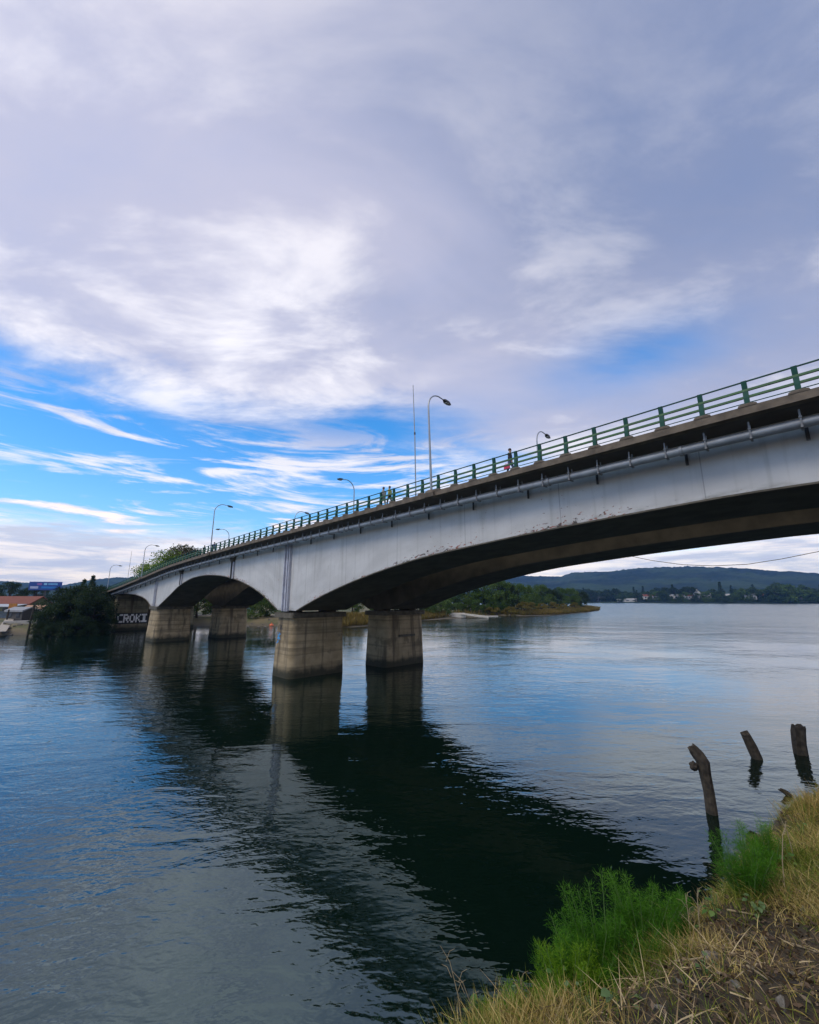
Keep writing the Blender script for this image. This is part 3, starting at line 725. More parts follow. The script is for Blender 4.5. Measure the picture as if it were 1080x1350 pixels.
for px, Y_, s_, lab in ((64, 89.5, .30, 'low dark shrub at the water, leftmost below the clump'), (78, 89, .34, 'low dark shrub at the water, second below the clump'), (92, 88.8, .36, 'low dark shrub at the water under the middle of the clump'), (125, 90.5, .36, 'low dark shrub at the water nearer the graffiti wall'), (138, 94, .34, 'low dark shrub at the foot of the graffiti wall')):
    place_tree(TR['dark2'], 'waterside_shrub', lab, 'shrub', spot(px, Y_), s_, rs.random() * 6, 'shrubs at the water below the clump')
for k, (px, Y_, kd, s_) in enumerate(((548, 168, 'dark2', .42), (560, 182, 'mid2', .5), (574, 188, 'willow', .62), (590, 196, 'mid1', .45), (603, 194, 'willow', .55), (615, 196, 'mid2', .45), (628, 194, 'mid1', .42), (640, 197, 'willow', .5), (650, 199, 'mid1', .45), (664, 203, 'mid2', .5))):
    place_tree(TR[kd], 'spit_shrub', ('leftmost', 'second', 'third', 'fourth', 'fifth', 'sixth', 'seventh', 'eighth', 'ninth', 'rightmost')[k] + ' low green shrub under the trees behind the landing stage, from the left', 'shrub', spot(px, Y_), s_, k * 1.3, 'shrubs behind the landing')
# reeds along the spit and bank: uncountable
rng = np.random.default_rng(5)
def reeds():
    segs = []
    pl = [P2(430, 828), P2(470, 826), P2(540, 820.5), P2(559, 817.5), P2(600, 814.5), P2(660, 811.5), P2(690, 812), P2(732, 810.5), P2(770, 807.2), P2(788, 804.8), P2(790, 802.5)]
    P = []
    for (ax, ay), (bx, by) in zip(pl[:-1], pl[1:]):
        L = math.hypot(bx - ax, by - ay); n = int(L * 120); q = rng.random(n); off = rng.random(n) ** 1.3 * 11 - .5
        nx_, ny_ = -(by - ay) / L, (bx - ax) / L
        P.append(np.stack([ax + (bx - ax) * q + nx_ * off, ay + (by - ay) * q + ny_ * off], 1))
    P = np.concatenate(P); pxs = CX + F * P[:, 0] / (P[:, 1] * math.cos(TH)); P = P[~((pxs > 586) & (pxs < 660) & (rng.random(len(P)) < .93))]; n = len(P)   # the landing is kept clear
    Z0 = np.maximum(far_h(P[:, 0], P[:, 1]), -.1)
    P3 = np.column_stack([P, Z0]); D = unit(np.column_stack([rng.normal(size=(n, 2)) * .22, np.ones(n)]))
    V = leaf_quads(P3, D, .9 + rng.random(n) * 1.2, .20 + rng.random(n) * .15, rng)
    patch = fbm(P[:, 0] / 8, P[:, 1] / 8, 4)
    return quads_mesh('reeds', V, np.clip(patch + rng.normal(size=n) * .18, 0, 1), leafmat('reed', [(.09, .09, .018), (.18, .135, .035), (.26, .18, .05)]))
o = link('reeds', reeds()); kind(tag(o, 'olive brown reeds along the edge of the spit and far bank', 'reeds'), 'stuff')

# far shore: trees and houses
ms = ['farA', 'farB', 'farD', 'farA', 'farD', 'farA', 'farB', 'farC']
for k in range(230):
    px = 640 + 470 * (k + rs.random()) / 230
    d = rs.choice((12, 30, 60, 60, 120, 200)) + rs.random() * 25
    azd = math.degrees(math.atan((px - CX) / F)); r = float(far_shore_y(np.array(azd))) / math.cos(R(azd)) ** .55 + d
    x, y = math.sin(R(azd)) * r, math.cos(R(azd)) * r
    s = .85 + .8 * rs.random()
    if 1003 < px < 1062 and rs.random() < .8: s *= 1.45
    if 840 < px < 1000 and d < 55: s *= .42
    if 945 < px < 965: s *= 1.25
    place_tree(TR[rs.choice(ms)], 'far_shore_tree', 'small distant tree on the far shore below the hills', 'tree', (x, y, hill_ground(x, y)), s, rs.random() * 6, 'trees along the far shore')
for k in range(24):
    px = -40 + 620 * (k + rs.random()) / 24
    azd = math.degrees(math.atan((px - CX) / F)); r = float(far_shore_y(np.array(azd))) / math.cos(R(azd)) ** .55 + 20 + rs.random() * 80
    x, y = math.sin(R(azd)) * r, math.cos(R(azd)) * r
    place_tree(TR[rs.choice(ms)], 'far_shore_tree', 'small distant tree at the foot of the hills beyond the left bank', 'tree', (x, y, hill_ground(x, y)), .8 + .4 * rs.random(), rs.random() * 6, 'trees beyond the left bank')
HW = flat('house_wall_white', (.55, .53, .50)); HG = flat('house_wall_grey', (.42, .42, .42)); RRD = flat('roof_red', (.26, .075, .05)); RGY = flat('roof_grey', (.30, .30, .31)); RWH = flat('roof_pale', (.40, .39, .38)); GLS = mat('window_glass', (.03, .035, .045), None, 3, .15)
def house(name, label, loc, rz, w, d, h, rh_, wm, rm, group=None, nwin=3, overhang=.4):
    t = thing(name, label, 'house' if name != 'warehouse' else 'warehouse', loc, rz, group)
    MB().box(-w / 2, w / 2, -d / 2, d / 2, -.6, h).build('wall', wm, t)
    mb = MB(); e = overhang; a = w / 2 + e; b = d / 2 + e; th_ = .25
    for sg in (-1, 1):
        mb.hexa([(-a, sg * b, h - e * rh_ / (d / 2)), (a, sg * b, h - e * rh_ / (d / 2)), (a, 0, h + rh_), (-a, 0, h + rh_), (-a, sg * b, h + th_), (a, sg * b, h + th_), (a, 0, h + rh_ + th_), (-a, 0, h + rh_ + th_)])
    mb.build('roof', rm, t)
    for s_ in (-1, 1):
        g_ = MB(); x_ = s_ * (w / 2 - .02); g_.hexa([(x_ - .12, -d / 2, h), (x_ + .1, -d / 2, h), (x_ + .1, d / 2, h), (x_ - .12, d / 2, h), (x_ - .12, -.05, h + rh_), (x_ + .1, -.05, h + rh_), (x_ + .1, .05, h + rh_), (x_ - .12, .05, h + rh_)]); g_.build('gable', wm, t)
    for k in range(nwin):
        x_ = (k + .5) / nwin * w - w / 2
        MB().box(x_ - w / nwin * .22, x_ + w / nwin * .22, -d / 2 - .06, -d / 2 + .05, h * .35, h * .8).build('window', GLS, t)
    return t
for px, d, w, h, rh_, wm, rm, lab, nm in (
        (820, 14, 38, 4, 2.6, HW, RWH, 'long low white warehouse at the water edge on the far shore', 'warehouse'), (786, 30, 18, 6, 4, HG, RGY, 'grey roofed house left of the white warehouse on the far shore', 'house'),
        (848, 60, 20, 6, 4, HW, RRD, 'red roofed house just right of the white warehouse', 'house'), (859, 66, 18, 6, 4, HW, RRD, 'second red roofed house right of the white warehouse', 'house'),
        (885, 70, 22, 6, 3.5, HW, RWH, 'pale roofed house left of the steep gabled house', 'house'), (900, 64, 14, 6, 4, HG, RRD, 'small house beside the steep gable on the far shore', 'house'), (912, 80, 14, 9, 10, HW, RWH, 'tall pale house with a steep gable on the far shore', 'house'),
        (923, 75, 16, 6, 4, HW, RGY, 'house right of the steep gabled house', 'house'), (947, 70, 16, 6, 3.5, HW, RWH, 'pale house midway between the steep gable and the right edge', 'house'), (979, 60, 18, 6, 4, HW, RGY, 'grey roofed house right of the middle of the far shore', 'house'), (991, 72, 16, 6, 4, HW, RRD, 'red roofed house among the right far shore trees', 'house'),
        (1041, 20, 22, 5, 4, HW, RWH, 'pale low house near the right edge of the far shore', 'house')):
    azd = math.degrees(math.atan((px - CX) / F)); r = float(far_shore_y(np.array(azd))) / math.cos(R(azd)) ** .55 + d * .8 + 14
    x, y = math.sin(R(azd)) * r, math.cos(R(azd)) * r
    house(nm, lab, (x, y, hill_ground(x, y) + (0 if d < 40 else 4.5)), -R(azd) + (R(90) if 'gable' in lab and 'tall' in lab else rs.uniform(-.3, .3)), w, 14, h, rh_, wm, rm, 'houses on the far shore')

# ------------------------------------------------------------------ left bank: buildings, billboard, landing piles
def gz(px, Y_): return spot(px, Y_)
t = house('house', 'low building with a wide red roof on the left bank', gz(17, 128), .12, 16, 9, 3.6, 2.2, flat('wall_yellowgreen', (.12, .13, .06)), flat('roof_red_near', (.20, .06, .035)), None, 4)
house('kiosk', 'small white kiosk with orange trim beside the dark trees', gz(51, 112), .1, 4, 3.5, 2.6, .9, HW, flat('roof_tan', (.42, .25, .15)), None, 2)
t = thing('boat_shed', 'open grey roofed waterside shed at the far left edge', 'shed', gz(2, 116), .1)
mb = MB(); mb.hexa([(-5, -2.5, 3.0), (5, -2.5, 3.0), (5, 2.5, 3.6), (-5, 2.5, 3.6), (-5, -2.5, 3.15), (5, -2.5, 3.15), (5, 2.5, 3.75), (-5, 2.5, 3.75)]); mb.build('roof', flat('shed_roof', (.42, .45, .48)), t)
for x_ in (-4.6, 0, 4.6):
    for y_ in (-2.2, 2.2): MB().box(x_ - .1, x_ + .1, y_ - .1, y_ + .1, -.5, 3.1 + (y_ + 2.5) * .12).build('post', M['wood'], t)
MB().box(-4.8, 4.8, 2.0, 2.1, -.3, 1.8).build('back_panel', flat('shed_panel', (.30, .34, .38)), t)
t = thing('notice_board', 'orange board on posts in front of the red roofed building', 'sign', gz(19, 114), .0)
MB().box(-1.1, 1.1, -.08, .08, 1.7, 4.0).build('panel', flat('orange_panel', (.38, .16, .03)), t)
for s_ in (-.9, .9): MB().box(s_ - .07, s_ + .07, .082, .22, -.4, 4.0).build('post', M['wood'], t)
t = thing('parked_van', 'white van parked beside the red roofed building', 'van', gz(38, 120), .3)
def van(t, body):
    mb = MB(); pr = [(-2.3, .35), (2.3, .35), (2.35, .95), (1.75, 1.15), (1.2, 1.95), (-2.25, 2.0), (-2.35, 1.0)]
    mb.loft([[(x_, y_, z_) for x_, z_ in pr] for y_ in (-.9, -.82, .82, .9)] if False else [[(x_ * k, y_, .35 + (z_ - .35) * k) for x_, z_ in pr] for y_, k in ((-.92, .95), (-.86, 1), (.86, 1), (.92, .95))])
    mb.build('body', body, t)
    for s_ in (-1, 1): MB().hexa([(1.25, s_ * .90, 1.2), (-.3, s_ * .90, 1.2), (-.3, s_ * .945, 1.2), (1.25, s_ * .945, 1.2), (.95, s_ * .9, 1.75), (-.3, s_ * .9, 1.75), (-.3, s_ * .945, 1.75), (.95, s_ * .945, 1.75)]).build('window', GLS, t)
    for x_ in (-1.5, 1.5):
        for s_ in (-1, 1):
            m_ = MB(); m_.tube([(x_, s_ * .72, .34), (x_, s_ * .96, .34)], .34, 14); m_.build('wheel', M['dark'], t, True)
    for s_ in (-.65, .65): MB().box(2.28, 2.36, s_ - .16, s_ + .16, .72, .9).build('headlight', M['lens'], t)
van(t, flat('van_white', (.75, .75, .74), .35))
t = thing('parked_van', 'teal and white van parked on the path seen under the arch', 'van', gz(323, 141), 1.0); van(t, flat('van_teal', (.20, .42, .45), .35)); t.scale = (1.25, 1.25, 1.25)
t = thing('quay_wall', 'pale concrete quay slab on the left bank beside the dark shrubs', 'quay', gz(46, 100), .1)
for k in range(4): MB().box(-5 + k * 2.5 + .02, -5 + (k + 1) * 2.5 - .02, -1.2, 1.2, -.8, .45 + .04 * (k % 2)).build('slab', flat('quay_concrete', (.36, .34, .31)), t)
house('hut', 'low dark hut with a tin roof behind the tall leaning pile', gz(33, 108), -.2, 5, 3.5, 2.4, .8, flat('hut_wall', (.07, .065, .06)), flat('tin_roof', (.30, .31, .33)), None, 2)
# billboard
p = gz(57, 190)
t = thing('billboard', 'wide blue billboard on a single tall post above the left bank', 'billboard', p, .28)
zt = at_y(57, 767, 190)[2] - p[2]; zb_ = at_y(57, 778, 190)[2] - p[2]
MB().box(-.35, .35, .2, .7, -.6, zb_ + 1).build('post', M['dark'], t)
pn = MB().box(-6.2, 6.2, -.2, .18, zb_, zt).build('panel', flat('billboard_blue', (.015, .07, .33), .4), t)
MB().box(-6.3, 6.3, -.1, .3, zb_ - .12, zb_ - .002).build('frame', M['dark'], t)
hgt = zt - zb_
for x0_, x1_, a, b, c in ((-5.6, -2.6, .18, .46, (.45, .5, .72)), (-3.2, -1.4, .60, .84, (.30, .14, .40)), (-.6, .6, .60, .86, (.25, .55, .80)), (1.0, 4.6, .62, .84, (.16, .42, .75)), (-1.4, 4.0, .2, .44, (.03, .22, .62))):
    MB().box(x0_, x1_, -.225, -.203, zb_ + hgt * a, zb_ + hgt * b).build('printed_patch', flat('print', c), t)
# piles and a gangway at the left bank
for px, py, h_, lab in ((6, 831, 5.0, 'leftmost slim dark mooring pile at the left bank'), (36, 838, 6.4, 'tall dark leaning mooring pile in front of the left bank'), (48, 833, 4.4, 'shorter mooring pile beside the tall leaning one'), (21, 830, 4.6, 'dark mooring pile in front of the orange board')):
    q = on_z(px, py); mb = MB(); ln = .35 if 'leaning' in lab else .08
    mb.tube([(0, 0, -2.5), (ln * .4, 0, h_ * .5), (ln, .05, h_)], [.2, .18, .16], 8); o = mb.build('mooring_pile', M['wood'], None, True); o.location = q; tag(o, lab, 'pile', 'mooring piles at the left bank')
q0 = on_z(1, 833, .9); q1 = gz(20, 112)
t = thing('gangway', 'pale wooden gangway sloping down to the water at the left edge', 'gangway', tuple(q0))
dv = Vector(q1) + Vector((0, 0, .8)) - Vector(q0); L = dv.length; t.rotation_euler = dv.to_track_quat('X', 'Z').to_euler()
pw = flat('pale_planks', (.42, .37, .30))
for k in range(14): MB().box(k * L / 14 + .03, (k + 1) * L / 14 - .03, -.8, .8, 0, .08).build('plank', pw, t)
for s_ in (-.75, .75): MB().box(0, L, s_ - .06, s_ + .06, -.2, -.002).build('beam', M['wood'], t)
# stones along the bank at the left and by the abutment
sm = []
for k in range(4):
    mb = MB(); r_ = random.Random(k); fr = [r_.uniform(.7, 1.2) for _ in range(8)]
    ellipsoid(mb, (0, 0, 0), (.7, .5, .4), 8, 5, lambda d: fr[int((math.atan2(d.y, d.x) + math.pi) / 6.284 * 7.99)] * (1 - .2 * abs(d.z)))
    m_ = mb.mesh('boulder', False); m_.materials.append(mat('boulder%d' % k, (.20, .18, .15), (.12, .11, .09), 3, .9, .5)); sm.append(m_)
for k in range(34):
    px = rs.choice((rs.uniform(2, 60), rs.uniform(2, 60), rs.uniform(318, 362)))
    q = on_z(px, (835.5 if px < 100 else 825.8) - rs.random() * 5, .3)
    o = link('boulder', sm[k % 4]); o.location = (q[0], q[1], max(fh(q[0], q[1]), .05)); s_ = rs.uniform(.4, 1.0); o.scale = (s_,) * 3; o.rotation_euler = (0, 0, rs.random() * 6)
    tag(o, 'grey brown boulder on the gravel edge of the left bank' if px < 100 else 'grey brown boulder on the shore seen under the arch', 'boulder', 'boulders on the left bank' if px < 100 else 'boulders under the arch')
# gravel path on the bank under the arch
mb = MB(); pp = [gz(x_, 139) for x_ in range(200, 480, 12)]; mb.loft([[(a[0], a[1] - 2.4, a[2] + .22), (a[0], a[1] + 2.4, a[2] + .26), (a[0], a[1] + 2.4, a[2] - .4), (a[0], a[1] - 2.4, a[2] - .4)] for a in pp]); kind(mb.build('path', mat('gravel_path', (.38, .33, .26), (.30, .26, .2), 1, .95)), 'structure')
mb = MB(); ellipsoid(mb, (0, 0, .15), (.65, .65, .55), 12, 8); mb.tube([(0, 0, .6), (0, 0, 1.0)], .08, 8); o = mb.build('mooring_buoy', flat('buoy_orange', (.75, .16, .06), .4), None, True); o.location = on_z(358, 825.5); tag(o, 'small orange buoy at the waterline left of the nearest pier', 'buoy')

# landing stage on the spit
q0 = on_z(598, 811, 1.2)
t = thing('landing_stage', 'pale concrete landing stage with a ramp on the spit', 'landing', (q0[0], q0[1], 0), 0)
pc = mat('pale_concrete', (.62, .57, .48), (.52, .47, .4), 1, .9)
def rel(px, py, z): p = on_z(px, py, z); return (p[0] - q0[0], p[1] - q0[1], z)
a, b, c = rel(590, 808.5, 1.9), rel(614, 808.5, 1.9), rel(618, 812, .6)
MB().hexa([(a[0], a[1], .2), (b[0], b[1], .2), (b[0], b[1] + 5, .2), (a[0], a[1] + 5, .2), a, b, (b[0], b[1] + 5, 1.9), (a[0], a[1] + 5, 1.9)]).build('platform', pc, t)
MB().hexa([(b[0] - 2, b[1] - .6, 1.4), (b[0] + 9, b[1] - 1.5, .0), (b[0] + 9, b[1] + 2.4, .0), (b[0] - 2, b[1] + 3, 1.4), (b[0] - 2, b[1] - .6, 2.0), (b[0] + 9, b[1] - 1.5, .75), (b[0] + 9, b[1] + 2.4, .75), (b[0] - 2, b[1] + 3, 2.0)]).build('ramp', pc, t)
e0, e1 = rel(626, 812.5, .35), rel(657, 812, .35)
MB().hexa([(e0[0], e0[1], -.5), (e1[0], e1[1], -.5), (e1[0], e1[1] + 2, -.5), (e0[0], e0[1] + 2, -.5), (e0[0], e0[1], .4), (e1[0], e1[1], .4), (e1[0], e1[1] + 2, .4), (e0[0], e0[1] + 2, .4)]).build('quay_edge', pc, t)
for px in (593, 604.5, 623):
    r0 = rel(px, 807, 1.5); mb = MB(); mb.tube([(r0[0], r0[1] + 2, .3), (r0[0], r0[1] + 2, 6.2)], .16, 8); mb.build('light_post', M['lampsteel'], t, True)

# ------------------------------------------------------------------ street lamps and masts on the bridges
def lamp(label, t_, n, arm_dir, h, sh=0.0, lean=0.0):
    base = BW(t_, n, kerb_z(t_ - sh))
    rz = math.atan2(N[1] * arm_dir, N[0] * arm_dir)
    L = thing('street_lamp', label, 'street lamp', base, rz, 'street lamps on the bridges')
    MB().loft([[(-x, -y, z), (x, -y, z), (x, y, z), (-x, y, z)] for z, x, y in ((-.36, .30, .42), (-.1, .34, .42), (.10, .22, .22), (.16, .15, .15))]).build('base_block', M['deckedge'], L)
    pts = [(0, 0, .1), (0, 0, h * .5), (0, 0, h - 1.25)]; rad = [.085, .07, .058]
    for k in range(1, 9):
        a_ = math.pi / 2 * k / 8; pts.append((1.15 * (1 - math.cos(a_)), 0, h - 1.25 + 1.2 * math.sin(a_))); rad.append(.055 - .0015 * k)
    pts.append((1.75, 0, h - .12)); rad.append(.04)
    mb = MB(); mb.tube([(x + lean * z, y, z) for x, y, z in pts], rad, 8); mb.build('pole', M['lampsteel'], L, True)
    mh = MB(); ox = 1.65 + lean * h
    mh.loft([[(ox + x, -w, h + z0), (ox + x, w, h + z0), (ox + x, w * .7, h + z1), (ox + x, -w * .7, h + z1)] for x, w, z0, z1 in ((0, .06, -.13, -.05), (.18, .15, -.22, -.03), (.55, .17, -.27, -.08), (.78, .08, -.27, -.16))])
    hd = mh.build('lamp_head', M['dark'], L, True)
    MB().box(ox + .2, ox + .6, -.12, .12, h - .295, h - .255).build('lamp_lens', M['lens'], hd)
    return L
lamp('tall curved street lamp on the near railing right of the thin mast', -17.8, -1.5, 1, 7.3, 0, -.035)
lamp('curved street lamp on the near railing above the white second arch', -58.2, -1.5, 1, 6.9)
lamp('curved street lamp on the near railing in front of the far green trees', -95.1, -1.5, 1, 6.6)
lamp('farthest small curved street lamp at the left end of the bridge', -129.5, -1.5, 1, 6.7)
lamp('street lamp with its head to the left, behind the two walkers', -38.2, 7.3, -1, 7.2)
lamp('street lamp with its head to the left, behind the far walkers', -75.6, 7.3, -1, 6.9)
lamp('lamp head just showing above the railing right of the person with a pink bag', -15.7, 9.5, 1, 7.3, 1.5)
lamp('lamp head just showing above the railing right of the far white arch', -56.0, 9.5, 1, 7.2, 1.5)
for label, t_, n_, h_, ln in (('thin bare mast standing left of the tall street lamp', -19.6, -1.15, 8.75, -.03), ('thin bare mast at the far end of the bridge', -110, -1.0, 7.6, .01)):
    b_ = BW(t_, n_, kerb_z(t_) - .05); mst = thing('mast', label, 'mast', b_)
    mb = MB(); mb.tube([(0, 0, 0), (ln * 2, 0, h_ * .5), (ln * h_ * .7, 0, h_)], [.045, .04, .028], 8); mb.build('pole', M['lampsteel'], mst, True)
    MB().box(-.14, .14, -.14, .14, -.02, .05).build('base_plate', M['dark'], mst)
    mb = MB(); mb.tube([(ln * 2.2, 0, h_ * .55), (ln * 2.2, 0, h_ * .57)], .06, 8); mb.build('joint_sleeve', M['dark'], mst)

# cable slung below the far side of the second bridge
pa = [(800, 726), (828, 732.5), (860, 739), (900, 744.5), (940, 746), (985, 744), (1030, 737), (1080, 727), (1150, 706)]
mb = MB(); pts = []
for x_, y_ in pa:
    t_, z_ = on_n(x_, y_, 18.9); pts.append(BW(t_, 18.9, z_))
mb.tube(pts, .022, 6); tag(mb.build('cable', M['dark'], None, True), 'thin slack cable hanging below the far edge of the bridge', 'cable')

# ------------------------------------------------------------------ people on the bridge
def person(label, loc, rz, cols, stride=.25, h=1.72, group=None):
    """one continuous skinned body: cols = (top, trousers, shoes)"""
    k = h / 1.72
    J = {'pel': (0, 0, .95, .135), 'bel': (0, 0, 1.1, .13), 'che': (.01, 0, 1.32, .15), 'nek': (.02, 0, 1.47, .058), 'jaw': (.035, 0, 1.55, .075), 'hed': (.03, 0, 1.65, .088)}
    E_ = [('pel', 'bel'), ('bel', 'che'), ('che', 'nek'), ('nek', 'jaw'), ('jaw', 'hed')]
    for s_, nm in ((1, 'l'), (-1, 'r')):
        st = stride * s_
        J['sh' + nm] = (.0, .17 * s_, 1.40, .062); J['el' + nm] = (-st * .45 - .03, .22 * s_, 1.13, .048); J['wr' + nm] = (-st * .6 + .08, .21 * s_, .90, .032); J['pa' + nm] = (-st * .6 + .10, .205 * s_, .84, .034)
        E_ += [('che', 'sh' + nm), ('sh' + nm, 'el' + nm), ('el' + nm, 'wr' + nm), ('wr' + nm, 'pa' + nm)]
        for q, (fx, fl) in enumerate(((-.03, .075), (-.01, .085), (.012, .08), (.032, .065))):
            b_ = J['pa' + nm]; J['f%d' % q + nm] = (b_[0] + fx + .012, b_[1] - .01 * s_, b_[2] - fl * .6, .0095); J['g%d' % q + nm] = (b_[0] + fx + .02, b_[1] - .03 * s_, b_[2] - fl, .008)
            E_ += [('pa' + nm, 'f%d' % q + nm), ('f%d' % q + nm, 'g%d' % q + nm)]
        b_ = J['pa' + nm]; J['th' + nm] = (b_[0] + .05, b_[1] - .015 * s_, b_[2] - .02, .010); E_.append(('pa' + nm, 'th' + nm))
        J['hi' + nm] = (0, .095 * s_, .88, .095); J['kn' + nm] = (st * .55 + .04, .1 * s_, .50, .062); J['an' + nm] = (st * 1.0 - (.05 if s_ < 0 else 0), .1 * s_, .09, .044); J['to' + nm] = (st * 1.0 + .15, .11 * s_, .04, .038)
        E_ += [('pel', 'hi' + nm), ('hi' + nm, 'kn' + nm), ('kn' + nm, 'an' + nm), ('an' + nm, 'to' + nm)]
    names = list(J); me = bpy.data.meshes.new('person'); me.from_pydata([tuple(c * k for c in J[n_][:3]) for n_ in names], [(names.index(a), names.index(b)) for a, b in E_], [])
    o = bpy.data.objects.new('tmp', me); COL.objects.link(o)
    md = o.modifiers.new('s', 'SKIN'); o.modifiers.new('d', 'SUBSURF').levels = 1
    for i_, n_ in enumerate(names): me.skin_vertices[0].data[i_].radius = (J[n_][3] * k,) * 2; me.skin_vertices[0].data[i_].use_root = (n_ == 'pel')
    dg = bpy.context.evaluated_depsgraph_get(); ev = bpy.data.meshes.new_from_object(o.evaluated_get(dg)); bpy.data.objects.remove(o)
    ev.name = 'person'; ev.materials.clear()
    for m_ in (M['skin'], cols[0], cols[1], cols[2]): ev.materials.append(m_)
    for pgn in ev.polygons:
        c = pgn.center / k; r_ = abs(c.y)
        pgn.material_index = 0 if c.z > 1.475 or (c.z < .90 and r_ > .165) else (1 if c.z > .97 or (r_ > .165 and c.z > .86) else (2 if c.z > .1 else 3)); pgn.use_smooth = True
    po = link('person', ev); po.location = loc; po.rotation_euler = (0, 0, rz); tag(po, label, 'person', group)
    mb = MB(); ellipsoid(mb, (.012 * k, 0, 1.675 * k), (.105 * k, .092 * k, .095 * k), 10, 6); mb.build('hair', M['hair'], po, True)
    mb = MB(); mb.hexa([(.10 * k, -.014 * k, 1.595 * k), (.135 * k, -.008 * k, 1.60 * k), (.135 * k, .008 * k, 1.60 * k), (.10 * k, .014 * k, 1.595 * k), (.10 * k, -.006 * k, 1.65 * k), (.115 * k, -.004 * k, 1.645 * k), (.115 * k, .004 * k, 1.645 * k), (.10 * k, .006 * k, 1.65 * k)]); mb.build('nose', M['skin'], po)
    for s_ in (-1, 1):
        mb = MB(); ellipsoid(mb, (.112 * k, s_ * .032 * k, 1.645 * k), (.012 * k, .014 * k, .009 * k), 6, 4); mb.build('eye', M['dark'], po)
        mb = MB(); ellipsoid(mb, (.02 * k, s_ * .085 * k, 1.63 * k), (.02 * k, .012 * k, .032 * k), 6, 4); mb.build('ear', M['skin'], po)
    mb = MB(); ellipsoid(mb, (.108 * k, 0, 1.565 * k), (.01 * k, .024 * k, .006 * k), 6, 4); mb.build('mouth', flat('lips', (.25, .08, .07)), po)
    return po
JE = flat('jeans', (.07, .11, .20)); DK = flat('dark_cloth', (.025, .025, .032)); SHO = flat('shoes', (.05, .05, .05)); GY = flat('grey_cloth', (.36, .40, .38)); YL = flat('safety_vest', (.42, .42, .10)); PK = flat('pink_bag', (.75, .07, .16)); LG = flat('light_trousers', (.30, .34, .30)); BL = flat('blue_cloth', (.08, .12, .25))
azT = math.atan2(T[1], T[0])
def pz(px, n, dz_=-.02):
    t_, _ = on_n(px, rail_px(px), n); return BW(t_, n, kerb_z(t_) + dz_), t_
def rail_px(px): return 594 + (679 - px) * .306
l, t_ = pz(672, -.55); person('person in a dark jacket and jeans walking behind the railing with a pink bag', l, azT, (DK, JE, SHO), .22, 1.74)
bg_ = MB(); bg_.loft([[(-x, -y, z), (x, -y, z), (x, y, z), (-x, y, z)] for z, x, y in ((0, .17, .06), (.02, .2, .075), (.30, .17, .07), (.34, .14, .04))])
bag_scale = .9
bb = thing('shopping_bag', 'bright pink bag carried by the walker in the dark jacket', 'bag', (l[0] - N[0] * .30 + T[0] * -.05, l[1] - N[1] * .30 + T[1] * -.05, l[2] + .42), azT); bb.scale = (bag_scale,) * 3
bg_.build('bag_body', PK, bb); mb = MB(); mb.tube([(-.1, 0, .33), (-.07, 0, .42), (.07, 0, .42), (.1, 0, .33)], .012, 6); mb.build('handle', PK, bb)
l, _ = pz(506, -.6); person('taller person in a pale grey shirt, left of the pair walking on the bridge', l, azT + math.pi, (GY, LG, SHO), .18, 1.80, 'walkers on the bridge')
l, _ = pz(514, -.75); person('person in a dark top with a yellow vest, right of the pair on the bridge', l, azT + math.pi, (YL, DK, SHO), .22, 1.66, 'walkers on the bridge')
l, _ = pz(270, -.6); person('dark clothed walker near the far lamp, left of the far pair', l, azT, (DK, DK, SHO), .2, 1.72, 'walkers on the bridge')
l, _ = pz(283, -.6); person('walker in blue near the far lamp, right of the far pair', l, azT, (BL, JE, SHO), .2, 1.70, 'walkers on the bridge')
q = at_y(620, HY, 186); person('person in dark clothes standing by the ramp of the landing stage', (q[0], q[1], max(fh(q[0], q[1]), 1.9)), -1.5, (DK, DK, SHO), .05, 1.75)

# ------------------------------------------------------------------ old piles in the water by the near bank
def ragged_pile(name, label, pts, rad, seg=12, top_ragged=.12, seed=1, knob=None):
    rr = random.Random(seed); base = Vector(pts[0]); t = thing(name, label, 'pile', tuple(base), 0, 'old timber piles')
    P_ = [Vector(p) - base for p in pts]; mb = MB(); rings = []; fl = [rr.uniform(.82, 1.12) for _ in range(seg)]
    for i_, p in enumerate(P_):
        a_ = P_[max(i_ - 1, 0)]; b_ = P_[min(i_ + 1, len(P_) - 1)]; d = (b_ - a_).normalized(); u = d.cross(Vector((0, 1, .01))).normalized(); w = d.cross(u); q = []
        for j in range(seg):
            c_ = 2 * math.pi * j / seg; k_ = rad[i_] * fl[j] * rr.uniform(.94, 1.06)
            off = d * (rr.uniform(-1, .6) * top_ragged) if i_ == len(P_) - 1 else Vector()
            q.append(p + (u * math.cos(c_) + w * math.sin(c_)) * k_ + off)
        rings.append(q)
    mb.loft(rings); mb.build('shaft', M['wood'], t)
    if knob is not None:
        kb = MB(); ellipsoid(kb, knob[0] - np.array(base), knob[1], 9, 6, lambda d: rr.uniform(.75, 1.15)); kb.build('knot', M['wood'], t)
    return t
b1 = on_z(939, 1072); Yb = b1[1]
def pp_(px, py, Y_): return tuple(at_y(px, py, Y_))
ragged_pile('timber_pile', 'tall bent timber pile with a forked broken top, nearest the bank', [tuple(np.array(pp_(941, 1084, Yb)) + np.array([.1, 0, -1.6])), pp_(939, 1072, Yb), pp_(935, 1045, Yb), pp_(930, 1020, Yb), pp_(927, 1004, Yb), pp_(922, 996, Yb + .05), pp_(915, 988, Yb + .1), pp_(910, 983.5, Yb + .15)],
            [.20, .19, .18, .19, .24, .23, .20, .17], 12, .14, 3, (np.array(pp_(914.5, 1010, Yb)), (.16, .12, .17)))
b2 = on_z(997, 1000); Yb = b2[1]
